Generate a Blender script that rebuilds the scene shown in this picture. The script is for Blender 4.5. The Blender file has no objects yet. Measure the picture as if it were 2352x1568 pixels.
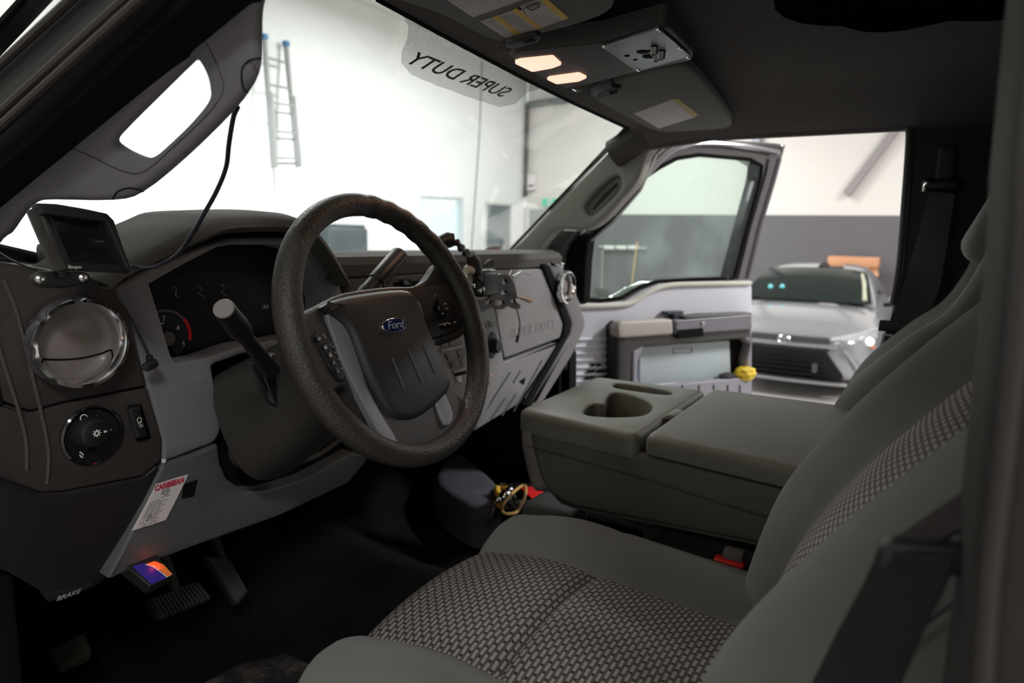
import bpy, bmesh, math, random
from mathutils import Vector as Vec, Matrix
from math import sin, cos, pi, radians, sqrt
random.seed(7)
S = bpy.context.scene
COL = S.collection
# ---------------------------------------------------------------- camera
F = 1575.8; YAW, PIT, ROL = radians(58.78), radians(8.74), radians(1.353)
C0 = Vec((-1.162, -.941, .90))
VV = Vec((sin(YAW)*cos(PIT), cos(YAW)*cos(PIT), -sin(PIT)))
_R = Vec((cos(YAW), -sin(YAW), 0)); _U = _R.cross(VV)
RR = _R*cos(ROL)+_U*sin(ROL); UU = -_R*sin(ROL)+_U*cos(ROL)
cam = bpy.data.cameras.new('camera'); camo = bpy.data.objects.new('camera', cam); COL.objects.link(camo)
cam.sensor_width = 36; cam.lens = F/2352*36; cam.clip_start = .02; cam.clip_end = 200
camo.matrix_world = Matrix((( RR.x, UU.x, -VV.x, C0.x), (RR.y, UU.y, -VV.y, C0.y), (RR.z, UU.z, -VV.z, C0.z), (0, 0, 0, 1)))
cam.dof.use_dof = True; cam.dof.focus_distance = .95; cam.dof.aperture_fstop = 4.5
S.camera = camo
# ---------------------------------------------------------------- view, world, garage lights
S.view_settings.view_transform = 'Standard'; S.view_settings.look = 'None'
S.view_settings.gamma = 1; S.view_settings.use_curve_mapping = False
S.view_settings.exposure = 0.0
w = bpy.data.worlds.new('world'); S.world = w; w.use_nodes = True
w.node_tree.nodes['Background'].inputs[0].default_value = (.9, .95, 1, 1)
w.node_tree.nodes['Background'].inputs[1].default_value = 1.6
GZ = -.78     # garage floor (cab floor is z = 0)
def area(name, loc, size, power, col=(1, 1, 1), rot=(0, 0, 0), sy=None):
    l = bpy.data.lights.new(name, 'AREA'); l.energy = power; l.color = col; l.size = size
    if sy: l.shape = 'RECTANGLE'; l.size_y = sy
    o = bpy.data.objects.new(name, l); COL.objects.link(o); o.location = loc; o.rotation_euler = rot; return o
LAMPS = [(-3.2, 3.4, 25), (2.2, 3.9, 105), (6.2, 3.9, 210), (9.2, 3.4, 170), (-3.6, -3.4, 115), (3.6, -4.2, 420), (8.4, -3.2, 210)]  # unseen lamps; the middle front pair is added to brighten the front wall
for lx, ly, lp in LAMPS:
    area('ceiling_lamp_light', (lx, ly, 4.05), .5, lp, (1, .995, .985), sy=1.3)
for i, hx in enumerate((-.72, .72)):       # the truck's headlights throw light on the wall ahead
    l = bpy.data.lights.new('headlight_beam', 'SPOT'); l.energy = 900; l.spot_size = radians(44); l.spot_blend = .30; l.shadow_soft_size = .06
    l.color = (.95, .98, 1)
    o = bpy.data.objects.new('headlight_beam', l); COL.objects.link(o); o.location = (hx, 2.12, .22)
    d = Vec(((3.3, 5.1)[i], 6.76, (.45, .25)[i]))-Vec((hx, 2.12, .22)); o.rotation_euler = d.to_track_quat('-Z', 'Y').to_euler()
# ---------------------------------------------------------------- picture helpers: a pixel to a point on a real plane
def ray(px, py): return VV+RR*((px-1176)/F)+UU*((784-py)/F)
class Fr:
    """a plane: origin, two in-plane axes, and the direction pointing at the viewer"""
    def __init__(s, o, eu, ev, n=None):
        s.o = Vec(o); s.eu = Vec(eu).normalized(); s.ev = Vec(ev); s.ev = (s.ev-s.eu*s.ev.dot(s.eu)).normalized()
        s.n = s.eu.cross(s.ev)
        if n is not None and s.n.dot(Vec(n)) < 0: s.n = -s.n
    def uv(s, px, py, h=0):
        d = ray(px, py); t = ((s.o+s.n*h-C0).dot(s.n))/d.dot(s.n); p = C0+d*t-s.o
        return (p.dot(s.eu), p.dot(s.ev))
    def px(s, L, h=0): return [s.uv(a, b, h) for a, b in L]
    def P(s, u, v, w=0): return s.o+s.eu*u+s.ev*v+s.n*w
def YF(y): return Fr((0, y, 0), (1, 0, 0), (0, 0, 1), (0, -1, 0))
def XF(x): return Fr((x, 0, 0), (0, 1, 0), (0, 0, 1), (-1, 0, 0))
def ZF(z, up=1): return Fr((0, 0, z), (1, 0, 0), (0, 1, 0), (0, 0, up))
def at(px, py, ax, val):
    d = ray(px, py); i = 'xyz'.index(ax); return C0+d*((val-C0[i])/d[i])
# ---------------------------------------------------------------- materials
MATS = {}
def mat(name, col, rough=.6, metal=0., bump=None, bs=.2, noise=0., ns=6., coat=0, spec=.5, emit=None, es=1, tr=0, ior=1.45, sheen=0):
    if name in MATS: return MATS[name]
    m = bpy.data.materials.new(name); m.use_nodes = True; nt = m.node_tree; b = nt.nodes['Principled BSDF']
    b.inputs['Base Color'].default_value = (*col, 1); b.inputs['Roughness'].default_value = rough
    b.inputs['Metallic'].default_value = metal; b.inputs['Coat Weight'].default_value = coat
    b.inputs['Specular IOR Level'].default_value = spec; b.inputs['Sheen Weight'].default_value = sheen
    if tr: b.inputs['Transmission Weight'].default_value = tr; b.inputs['IOR'].default_value = ior
    if emit: b.inputs['Emission Color'].default_value = (*emit, 1); b.inputs['Emission Strength'].default_value = es
    tc = nt.nodes.new('ShaderNodeTexCoord')
    if noise:
        n = nt.nodes.new('ShaderNodeTexNoise'); n.inputs['Scale'].default_value = ns; n.inputs['Detail'].default_value = 5
        nt.links.new(tc.outputs['Object'], n.inputs['Vector'])
        mx = nt.nodes.new('ShaderNodeMix'); mx.data_type = 'RGBA'
        nt.links.new(n.outputs['Fac'], mx.inputs['Factor'])
        mx.inputs['A'].default_value = (*[c*(1-noise) for c in col], 1); mx.inputs['B'].default_value = (*[min(1, c*(1+noise)) for c in col], 1)
        nt.links.new(mx.outputs['Result'], b.inputs['Base Color'])
    if bump:
        n = nt.nodes.new('ShaderNodeTexNoise'); n.inputs['Scale'].default_value = bump; n.inputs['Detail'].default_value = 3
        nt.links.new(tc.outputs['Object'], n.inputs['Vector'])
        bp = nt.nodes.new('ShaderNodeBump'); bp.inputs['Strength'].default_value = bs; bp.inputs['Distance'].default_value = .0015
        nt.links.new(n.outputs['Fac'], bp.inputs['Height']); nt.links.new(bp.outputs['Normal'], b.inputs['Normal'])
    MATS[name] = m; return m
def glass(name, tint=(1, 1, 1), refl=.06, dirt=0.):
    m = bpy.data.materials.new(name); m.use_nodes = True; nt = m.node_tree; N = nt.nodes; N.remove(N['Principled BSDF'])
    t = N.new('ShaderNodeBsdfTransparent'); t.inputs[0].default_value = (*tint, 1)
    g = N.new('ShaderNodeBsdfGlossy'); g.inputs['Roughness'].default_value = .02; g.inputs[0].default_value = (1, 1, 1, 1)
    lw = N.new('ShaderNodeLayerWeight'); pw = N.new('ShaderNodeMath'); pw.operation = 'POWER'; pw.inputs[1].default_value = 4; nt.links.new(lw.outputs['Facing'], pw.inputs[0])
    fr = N.new('ShaderNodeMath'); fr.operation = 'MULTIPLY_ADD'; fr.inputs[1].default_value = .5; fr.inputs[2].default_value = refl*.4; nt.links.new(pw.outputs[0], fr.inputs[0])
    mx = N.new('ShaderNodeMixShader'); nt.links.new(fr.outputs[0], mx.inputs[0]); nt.links.new(t.outputs[0], mx.inputs[1]); nt.links.new(g.outputs[0], mx.inputs[2])
    out = N['Material Output']; last = mx
    if dirt:
        d = N.new('ShaderNodeBsdfTranslucent'); d.inputs[0].default_value = (.8, .85, .85, 1)
        m2 = N.new('ShaderNodeMixShader'); tc = N.new('ShaderNodeTexCoord'); nz = N.new('ShaderNodeTexNoise'); nz.inputs['Scale'].default_value = 5
        mp = N.new('ShaderNodeMapRange'); mp.inputs[1].default_value = .45; mp.inputs[2].default_value = .8; mp.inputs[3].default_value = 0; mp.inputs[4].default_value = dirt
        nt.links.new(tc.outputs['Object'], nz.inputs['Vector']); nt.links.new(nz.outputs['Fac'], mp.inputs[0]); nt.links.new(mp.outputs[0], m2.inputs[0])
        nt.links.new(mx.outputs[0], m2.inputs[1]); nt.links.new(d.outputs[0], m2.inputs[2]); last = m2
    nt.links.new(last.outputs[0], out.inputs[0]); return m
def cloth_weave(name):
    """capsule weave: light rounded dashes in staggered rows, thin wavy threads between (UV in metres)"""
    m = bpy.data.materials.new(name); m.use_nodes = True; nt = m.node_tree; N = nt.nodes; b = N['Principled BSDF']
    def op(o, *a):
        n = N.new('ShaderNodeMath'); n.operation = o
        for k, v in enumerate(a):
            if isinstance(v, (int, float)): n.inputs[k].default_value = v
            else: nt.links.new(v, n.inputs[k])
        return n.outputs[0]
    uv = N.new('ShaderNodeUVMap'); sx = N.new('ShaderNodeSeparateXYZ'); nt.links.new(uv.outputs[0], sx.inputs[0])
    PX, PY = .0170, .0070
    v = op('DIVIDE', sx.outputs[1], PY); row = op('FLOOR', v)
    u = op('ADD', op('DIVIDE', sx.outputs[0], PX), op('MULTIPLY', row, .5))
    cu = op('MULTIPLY', op('SUBTRACT', op('FRACT', u), .5), PX); cv = op('MULTIPLY', op('SUBTRACT', op('FRACT', v), .5), PY)
    au = op('ABSOLUTE', cu); av = op('ABSOLUTE', cv)
    d = op('SQRT', op('ADD', op('POWER', op('MAXIMUM', op('SUBTRACT', au, .0046), 0.0), 2.0), op('POWER', cv, 2.0)))
    def ramp(x, a, c):
        r = N.new('ShaderNodeMapRange'); nt.links.new(x, r.inputs[0]); r.inputs[1].default_value = a; r.inputs[2].default_value = c; r.inputs[3].default_value = 1; r.inputs[4].default_value = 0; return r.outputs[0]
    cap = ramp(d, .0018, .0022)
    wave = op('ADD', .0027, op('MULTIPLY', op('COSINE', op('MULTIPLY', cu, 2*pi/PX)), .0005))
    thr = ramp(op('ABSOLUTE', op('SUBTRACT', av, wave)), .00015, .0004)
    c1 = N.new('ShaderNodeMix'); c1.data_type = 'RGBA'; c1.inputs['A'].default_value = (.040, .033, .029, 1); c1.inputs['B'].default_value = (.17, .15, .138, 1); nt.links.new(thr, c1.inputs['Factor'])
    c2 = N.new('ShaderNodeMix'); c2.data_type = 'RGBA'; c2.inputs['B'].default_value = (.285, .272, .255, 1); nt.links.new(c1.outputs['Result'], c2.inputs['A']); nt.links.new(cap, c2.inputs['Factor'])
    nt.links.new(c2.outputs['Result'], b.inputs['Base Color'])
    b.inputs['Roughness'].default_value = .85; b.inputs['Specular IOR Level'].default_value = .25
    bp = N.new('ShaderNodeBump'); bp.inputs['Strength'].default_value = .4; bp.inputs['Distance'].default_value = .0008
    nt.links.new(cap, bp.inputs['Height']); nt.links.new(bp.outputs[0], b.inputs['Normal'])
    return m
M = dict(
 dark=mat('dark_plastic', (.036, .031, .030), .55, bump=900, bs=.25),
 darker=mat('darker_plastic', (.015, .014, .014), .6, bump=700, bs=.2),
 black=mat('black_plastic', (.012, .012, .013), .45),
 gloss=mat('gloss_black', (.008, .008, .010), .12, coat=.5),
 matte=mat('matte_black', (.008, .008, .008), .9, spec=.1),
 leather=mat('rim_leather', (.032, .028, .025), .42, bump=330, bs=1.0, noise=.25, ns=14),
 silver=mat('silver_grey_plastic', (.175, .175, .19), .5, bump=1200, bs=.12),
 steelgrey=mat('slate_plastic', (.085, .092, .095), .6, bump=900, bs=.15),
 stack=mat('stack_grey', (.24, .235, .24), .5, bump=900, bs=.12),
 chrome=mat('chrome', (.88, .89, .92), .12, 1.),
 steel=mat('steel', (.5, .5, .5), .3, 1.),
 dullsteel=mat('dull_steel', (.30, .32, .33), .38, .9, noise=.2, ns=20),
 seat=mat('seat_cloth', (.160, .168, .158), .92, bump=1500, bs=.5, sheen=.15, spec=.2),
 trim=mat('pillar_trim', (.15, .145, .155), .8, bump=1300, bs=.35, noise=.05, ns=30),
 liner=mat('headliner_fabric', (.11, .10, .097), .95, bump=900, bs=.5, spec=.15),
 console=mat('console_vinyl', (.140, .137, .112), .5, bump=900, bs=.3),
 white=mat('white_paper', (.75, .70, .70), .6),
 yellow=mat('yellow_band', (.75, .48, .06), .5),
 ink=mat('ink', (.12, .10, .12), .7),
 amber=mat('amber', (.9, .45, .05), .4),
 red=mat('red_plastic', (.75, .02, .02), .4),
 carpet=mat('black_carpet', (.006, .0055, .0055), .95, bump=300, bs=1, noise=.7, ns=9, spec=.1),
 rubber=mat('black_rubber', (.014, .014, .014), .7),
 mark=mat('white_marking', (.75, .75, .72), .5),
 paint=mat('truck_paint', (.030, .030, .036), .12, .35, coat=1),
)
# ---------------------------------------------------------------- mesh helpers
def thing(name, loc, label, cat, group=None):
    o = bpy.data.objects.new(name, None); COL.objects.link(o); o.location = loc; o.empty_display_size = .05
    o['label'] = label; o['category'] = cat
    if group: o['group'] = group
    return o
def org(p):
    v = Vec((0, 0, 0))
    while p is not None: v += p.location; p = p.parent
    return v
def obj(name, bm, m, parent=None, smooth=True, ang=35, label=None, cat=None, group=None, kind=None, loc=None, keepn=False):
    if not keepn: bmesh.ops.recalc_face_normals(bm, faces=bm.faces)
    me = bpy.data.meshes.new(name)
    if parent is not None: off = org(parent)
    elif loc is not None: off = Vec(loc)
    else:
        off = Vec((0, 0, 0))
        if kind != 'structure' and bm.verts:
            a = [v.co for v in bm.verts]
            off = Vec(((min(p.x for p in a)+max(p.x for p in a))/2, (min(p.y for p in a)+max(p.y for p in a))/2, min(p.z for p in a)))
    bmesh.ops.translate(bm, verts=bm.verts, vec=-off)
    bm.to_mesh(me); bm.free()
    o = bpy.data.objects.new(name, me); COL.objects.link(o)
    if isinstance(m, (list, tuple)):
        for k in m: me.materials.append(k)
    else: me.materials.append(m)
    if smooth:
        for p in me.polygons: p.use_smooth = True
        me.set_sharp_from_angle(angle=radians(ang))
    if parent is not None: o.parent = parent
    else: o.location = off
    if label: o['label'] = label
    if cat: o['category'] = cat
    if group: o['group'] = group
    if kind: o['kind'] = kind
    return o
def B(): return bmesh.new()
def loft(bm, rows, closed=False, capA=False, capB=False, mi=0):
    R = [[bm.verts.new(p) for p in r] for r in rows]; n = len(R[0])
    for i in range(len(R)-1):
        for j in range(n if closed else n-1):
            f = bm.faces.new((R[i][j], R[i][(j+1) % n], R[i+1][(j+1) % n], R[i+1][j])); f.material_index = mi
    if capA: bm.faces.new(R[0]).material_index = mi
    if capB: bm.faces.new(R[-1]).material_index = mi
    return R
def tube(bm, pts, r, n=10, caps=True, closed=False, mi=0):
    pts = [Vec(p) for p in pts]; rows = []; N = len(pts); up = None
    for i, p in enumerate(pts):
        a = pts[(i-1) % N] if (closed or i > 0) else p; b = pts[(i+1) % N] if (closed or i < N-1) else p
        d = (b-a).normalized()
        if up is None:
            up = Vec((0, 0, 1)) if abs(d.z) < .9 else Vec((1, 0, 0))
        s = d.cross(up)
        if s.length < 1e-6: s = d.orthogonal()
        s.normalize(); up = s.cross(d).normalized()
        rr = r[i] if isinstance(r, (list, tuple)) else r
        rows.append([p+(s*cos(2*pi*k/n)+up*sin(2*pi*k/n))*rr for k in range(n)])
    if closed: rows.append(rows[0]); 
    loft(bm, rows, True, caps and not closed, caps and not closed, mi)
    if closed: bmesh.ops.remove_doubles(bm, verts=bm.verts, dist=1e-6)
def crv(pts, n=8, closed=False):
    """Catmull-Rom through points (any dimension)"""
    P = [tuple(p) for p in pts]; N = len(P); out = []
    segs = N if closed else N-1
    for i in range(segs):
        p0 = P[(i-1) % N] if (closed or i > 0) else P[0]; p1 = P[i]; p2 = P[(i+1) % N]; p3 = P[(i+2) % N] if (closed or i < N-2) else P[-1]
        for k in range(n):
            t = k/n
            out.append(tuple(.5*((2*b)+(-a+c)*t+(2*a-5*b+4*c-d)*t*t+(-a+3*b-3*c+d)*t**3) for a, b, c, d in zip(p0, p1, p2, p3)))
    if not closed: out.append(P[-1])
    return out
def rnd(pts, r, n=4):
    """round the corners of a closed 2-D polygon; r a number or a list"""
    N = len(pts); out = []
    for i in range(N):
        p = Vec(pts[i]).to_2d(); a = Vec(pts[i-1]).to_2d(); b = Vec(pts[(i+1) % N]).to_2d(); rr = r[i] if isinstance(r, (list, tuple)) else r
        la, lb = (a-p).length, (b-p).length
        q = min(rr, la*.45, lb*.45)
        if q < 1e-5: out.append(tuple(p)); continue
        A = p+(a-p)*(q/la); Bq = p+(b-p)*(q/lb)
        for k in range(n+1):
            t = k/n; out.append(tuple(A*(1-t)**2+p*2*t*(1-t)+Bq*t*t))
    return out
def sarea(p): return sum(p[i-1][0]*p[i][1]-p[i][0]*p[i-1][1] for i in range(len(p)))/2
def inset(p, d):
    """move a ccw polygon inwards by d (outwards when d<0)"""
    N = len(p); out = []
    for i in range(N):
        a, b, c = Vec(p[i-1]), Vec(p[i]), Vec(p[(i+1) % N])
        e1 = (b-a); e2 = (c-b)
        if e1.length < 1e-9: e1 = e2
        if e2.length < 1e-9: e2 = e1
        n1 = Vec((-e1.y, e1.x)).normalized(); n2 = Vec((-e2.y, e2.x)).normalized(); n = n1+n2
        if n.length < .3: n = n1
        n.normalize(); k = max(.5, n.dot(n1)); out.append((b.x+n.x*d/k, b.y+n.y*d/k))
    return out
def plate(bm, fr, outer, holes=(), thick=.01, bev=.002, h=0, floor=None, back=True, seg=3, mi=0, hbev=None, warp=None):
    """a solid slab in the plane fr: outline with rounded front edge, through holes (or floored ones), front at height h toward the viewer"""
    W = warp or (lambda p: p)
    outer = [tuple(p) for p in outer]
    if sarea(outer) < 0: outer = outer[::-1]
    hb = bev if hbev is None else hbev
    hs = []
    for q in holes:
        q = [tuple(p) for p in q]; hs.append(q if sarea(q) > 0 else q[::-1])
    def ring(poly, w): return [bm.verts.new(W(fr.P(u, v, w))) for u, v in poly]
    def strip(a, b):
        n = len(a)
        for i in range(n): bm.faces.new((a[i], a[(i+1) % n], b[(i+1) % n], b[i])).material_index = mi
    loops = []
    rs = []
    for k in range(seg+1):
        t = pi/2*k/seg; rs.append(ring(inset(outer, bev*(1-sin(t))), h-bev*(1-cos(t))))
    rs.append(ring(outer, h-thick))
    for a, b in zip(rs, rs[1:]): strip(a, b)
    loops.append(rs[0]); backs = [rs[-1]]
    for q in hs:
        hr = []
        for k in range(seg+1):
            t = pi/2*k/seg; hr.append(ring(inset(q, -hb*(1-sin(t))), h-hb*(1-cos(t))))
        hr.append(ring(q, h-(floor if floor else thick)))
        for a, b in zip(hr, hr[1:]): strip(a, b)
        loops.append(hr[0])
        if floor: fill(bm, [hr[-1]], mi)
        else: backs.append(hr[-1])
    fill(bm, loops, mi)
    if back: fill(bm, backs, mi)
def fill(bm, loops, mi=0):
    es = []
    for L in loops:
        for i in range(len(L)):
            e = bm.edges.get((L[i-1], L[i])) or bm.edges.new((L[i-1], L[i])); es.append(e)
    r = bmesh.ops.triangle_fill(bm, use_beauty=True, use_dissolve=False, edges=es)
    for g in r['geom']:
        if isinstance(g, bmesh.types.BMFace): g.material_index = mi
def box(bm, c, s, bev=0, rot=None, mi=0, seg=2):
    r = bmesh.ops.create_cube(bm, size=1); vs = r['verts']
    for v in vs: v.co = Vec((v.co.x*s[0], v.co.y*s[1], v.co.z*s[2]))
    fs = set(f for v in vs for f in v.link_faces)
    if bev:
        es = list(set(e for v in vs for e in v.link_edges))
        g = bmesh.ops.bevel(bm, geom=es, offset=bev, segments=seg, affect='EDGES', profile=.5)
        vs = list(set(v for f in g['faces'] for v in f.verts) | set(v for v in vs if v.is_valid))
        fs = set(f for v in vs for f in v.link_faces)
    for f in fs: f.material_index = mi
    for v in vs:
        if rot is not None: v.co = rot @ v.co
        v.co += Vec(c)
def lathe(bm, o, ax, prof, n=24, mi=0, cap=True, ref=None):
    """prof = [(distance along ax, radius)]"""
    ax = Vec(ax).normalized(); s = ax.orthogonal().normalized() if ref is None else Vec(ref).normalized(); t = ax.cross(s)
    rows = [[Vec(o)+ax*a+(s*cos(2*pi*k/n)+t*sin(2*pi*k/n))*max(r, 1e-5) for k in range(n)] for a, r in prof]
    loft(bm, rows, True, cap, cap, mi)
def rbox(half, r, n=10, f=None, M4=None):
    """a finely divided rounded box, deformed by f(p, s) where s = p/half"""
    bm = B(); bmesh.ops.create_cube(bm, size=2)
    bmesh.ops.subdivide_edges(bm, edges=bm.edges[:], cuts=n, use_grid_fill=True)
    hx, hy, hz = half
    for v in bm.verts:
        # denser near the edges
        q = Vec([math.copysign(abs(c)**.75, c) for c in v.co])
        p = Vec((q.x*hx, q.y*hy, q.z*hz))
        core = Vec((max(-hx+r, min(hx-r, p.x)), max(-hy+r, min(hy-r, p.y)), max(-hz+r, min(hz-r, p.z))))
        d = p-core
        if d.length > 1e-9 : p = core+d.normalized()*r if sum(1 for c in d if abs(c) > 1e-9) > 1 else p
        if f: p = f(p, Vec((p.x/hx, p.y/hy, p.z/hz)))
        v.co = M4 @ p if M4 else p
    return bm
def circ(u, v, r, n=28, ry=None, a0=0): return [(u+r*cos(a0+2*pi*k/n), v+(ry or r)*sin(a0+2*pi*k/n)) for k in range(n)]
def text(name, s, fr, u, v, size, m, parent, w=.0004, rot=0, mirror=False, shear=0, th=.0003, sx=1, align='CENTER', label=None, bold=0, kindonly=None):
    cu = bpy.data.curves.new('t', 'FONT'); cu.body = s; cu.size = size; cu.shear = shear; cu.extrude = th; cu.align_x = align; cu.align_y = 'CENTER'; cu.offset = bold
    cu.resolution_u = 3
    o = bpy.data.objects.new('t', cu); COL.objects.link(o); dg = bpy.context.evaluated_depsgraph_get()
    me = bpy.data.meshes.new_from_object(o.evaluated_get(dg)); bpy.data.objects.remove(o); bpy.data.curves.remove(cu)
    bm = B(); bm.from_mesh(me); bpy.data.meshes.remove(me)
    c, si = cos(rot), sin(rot)
    # reading direction must look right from the viewer's side
    flip = 1 if fr.eu.cross(fr.ev).dot(fr.n) > 0 else -1
    for q in bm.verts:
        a, b = q.co.x*sx*(-1 if mirror else 1)*flip, q.co.y
        q.co = fr.P(u+a*c-b*si, v+a*si+b*c, w+q.co.z)
    return obj(name, bm, m, parent, smooth=False, label=label)
# ================================================================ GARAGE
wallw = mat('white_wall_paint', (.80, .82, .81), .8, noise=.03, ns=2)
cream = mat('cream_wall_panel', (.70, .69, .64), .8, noise=.03, ns=1)
greyw = mat('grey_block_paint', (.135, .13, .14), .8, bump=8, bs=.3, noise=.06, ns=4)
conc = mat('polished_concrete', (.46, .435, .41), .35, noise=.12, ns=1.5)
WY, WX, CZ = 6.76, 11.95, 4.3
BZ = at(1850, 494, 'x', WX).z
def wall(name, c, s, m):
    bm = B(); box(bm, c, s); return obj(name, bm, m, smooth=False, kind='structure')
wall('floor', (2.95, -1.1, GZ-.1), (18.2, 16.2, .2), conc)
wall('ceiling', (2.95, -1.1, CZ+.1), (18.2, 16.2, .2), mat('ceiling_white', (.62, .62, .60), .9))
wall('wall_left', (-6.1, -1.1, (GZ+CZ)/2), (.2, 15.8, CZ-GZ), cream)
wall('wall_back', (2.95, -9.1, (GZ+CZ)/2), (18.1, .2, CZ-GZ), mat('back_wall', (.66, .64, .61), .8, noise=.05, ns=1))
# front wall with the window opening
f5 = YF(WY)
bm = B(); win = f5.px([(966, 450), (1066, 455), (1066, 600), (966, 600)])
plate(bm, f5, [(-6, GZ), (WX, GZ), (WX, CZ), (-6, CZ)], [win], thick=.2, bev=.003); obj('wall_front', bm, wallw, smooth=False, kind='structure')
o = B(); plate(o, YF(WY+.02), inset(win if sarea(win) > 0 else win[::-1], -.004), [inset(win if sarea(win) > 0 else win[::-1], .05)], thick=.07, bev=.004)
wf = obj('window_1', o, mat('window_frame_grey', (.55, .60, .62), .5), smooth=False, kind='structure')
u0, v0 = win[0]; u1 = win[1][0]; vb = win[3][1]
o = B(); box(o, ((u0+u1)/2, WY+.05, (v0+vb)/2), (abs(u1-u0)-.09, .008, abs(v0-vb)-.09)); obj('window_pane', o, glass('window_glass', (.96, 1, 1)), wf, smooth=False)
# right wall: pale panel above a grey painted band
bm = B(); box(bm, (WX+.1, -1.1, (BZ+CZ)/2), (.2, 15.7, CZ-BZ)); obj('wall_right', bm, mat('right_wall_panel', (.74, .71, .68), .8, noise=.02, ns=1), smooth=False, kind='structure')
bm = B(); box(bm, (WX+.1, -1.1, (GZ+BZ)/2), (.22, 15.7, BZ-GZ)); obj('wall_right_lower', bm, greyw, smooth=False, kind='structure')
def ceil_lamp(i, x, y):
    t = thing('ceiling_lamp', (x, y, 4.1), 'unseen white rectangular ceiling lamp fixture under the workshop ceiling', 'lamp', 'workshop ceiling lamps')
    bm = B(); box(bm, (x, y, 4.17), (.6, 1.5, .1), .01); obj('housing', bm, M['white'], t)
    bm = B(); box(bm, (x, y, 4.112), (.54, 1.4, .012), .003); obj('diffuser', bm, mat('lamp_diffuser', (.9, .9, .9), .4, emit=(1, .98, .95), es=9), t)
    for s in (-.6, .6):
        bm = B(); tube(bm, [(x, y+s, 4.22), (x, y+s, 4.3)], .006, 6); obj('hanger', bm, M['steel'], t)
for i, (x, y, _) in enumerate(LAMPS): ceil_lamp(i, x, y)
# ladder leaning on the front wall
def ladder():
    y0, y1 = WY-.34, WY-.10
    def q(px, py, y): return at(px, py, 'y', y)
    t = thing('extension_ladder', (4.4, WY-.3, .6), 'aluminium extension ladder with blue end caps against the bright front wall', 'ladder')
    al = mat('ladder_aluminium', (.30, .305, .30), .6, .0)
    A0, A1 = q(607, 90, y1), q(628, 384, y0); B0, B1 = q(657, 106, y1), q(684, 384, y0)
    def beam(nm, a, b, w, d, m=al):
        bm = B(); n = Vec((0, 1, 0)); ax = (b-a).normalized(); sd = ax.cross(n).normalized(); n2 = sd.cross(ax)
        loft(bm, [[p+sd*w*i+n2*d*j for i, j in ((-1, -1), (1, -1), (1, 1), (-1, 1))] for p in (a, b)], True, True, True); return obj(nm, bm, m, t, smooth=False)
    beam('rail', A0, A1, .019, .03); beam('rail', B0, B1, .019, .03)
    dx = Vec((-.03, -.09, 0))
    A2, A3 = A0.lerp(A1, .42)+dx, A1+dx; B2, B3 = B0.lerp(B1, .42)+dx, B1+dx
    beam('rail', A2, A3, .016, .02); beam('rail', B2, B3, .016, .02)
    for f in (.14, .35, .56, .77, .97):
        bm = B(); tube(bm, [A0.lerp(A1, f), B0.lerp(B1, f)], .017, 8); obj('rung', bm, al, t)
    for f in (.5, .72, .93):
        bm = B(); tube(bm, [A0.lerp(A1, f)+dx, B0.lerp(B1, f)+dx], .015, 8); obj('rung', bm, al, t)
    blue = mat('ladder_cap_blue', (.03, .16, .34), .5)
    for p in (A0, B0):
        bm = B(); box(bm, p+Vec((0, 0, .03)), (.07, .08, .07), .01); obj('end_cap', bm, blue, t)
    bm = B(); p = A0.lerp(A1, .98)
    tube(bm, crv([p, q(631, 430, y0), q(634, 492, y0), q(638, 600, y0)], 5), .008, 6)
    obj('pull_rope', bm, mat('rope', (.35, .33, .30), .9), t)
ladder()
# doors on the front wall
def wall_door(nm, c, fr, depth, m, knob=None):
    bm = B(); c = c if sarea(c) > 0 else c[::-1]; plate(bm, fr, inset(c, -.05), [c], thick=.06, bev=.004, h=.03)
    d = obj(nm, bm, mat('door_frame_paint', (.55, .56, .55), .6), smooth=False, kind='structure')
    bm = B(); plate(bm, fr, inset(c, .004), thick=.03, bev=.003, h=.012); obj('door_leaf', bm, m, d, smooth=False)
    if knob:
        u, v = fr.uv(*knob); bm = B(); tube(bm, [fr.P(u, v, .0), fr.P(u, v, .06)], .015, 8); tube(bm, [fr.P(u, v, .06), fr.P(u+.1, v, .06)], .012, 8); obj('door_handle', bm, M['steel'], d)
dg = mat('door_slate', (.13, .17, .18), .6, noise=.15, ns=2)
q = f5.px([(1117, 471), (1171, 474)]); wall_door('door_1', [(q[0][0], GZ+.01), (q[1][0], GZ+.01), (q[1][0], q[1][1]), (q[0][0], q[1][1])], f5, 0, dg, (1163, 562))
fx = XF(WX-.02)
def rect(fr, p, zb=None):
    q = fr.px(p); us = [a for a, b in q]; vs = [b for a, b in q]; zb = min(vs) if zb is None else zb
    return [(min(us), zb), (max(us), zb), (max(us), max(vs)), (min(us), max(vs))]
fxd = XF(WX-.012)
q = fxd.px([(1217, 481), (1275, 484)]); u0, u1 = sorted((q[0][0], q[1][0])); v1 = q[0][1]
wall_door('door_2', [(u0, GZ+.01), (u1, GZ+.01), (u1, v1), (u0, v1)], fxd, 0, dg, None)
q = fxd.px([(1195, 484), (1207, 484)]); u0, u1 = sorted((q[0][0], q[1][0]))
wall_door('door_3', [(u0, GZ+.01), (u1, GZ+.01), (u1, v1), (u0, v1)], fxd, 0, dg, None)
# seam cable down the front wall
bm = B(); tube(bm, [f5.P(*f5.uv(1106, 140), .02), f5.P(*f5.uv(1100, 300), .02), f5.P(*f5.uv(1092, 420), .02), f5.P(*f5.uv(1080, 590), .02)], .008, 6)
obj('wall_cable', bm, mat('thin_grey_cable', (.10, .10, .10), .7), label='thin dark cable running down the white front wall right of the window', cat='cable')
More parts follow.
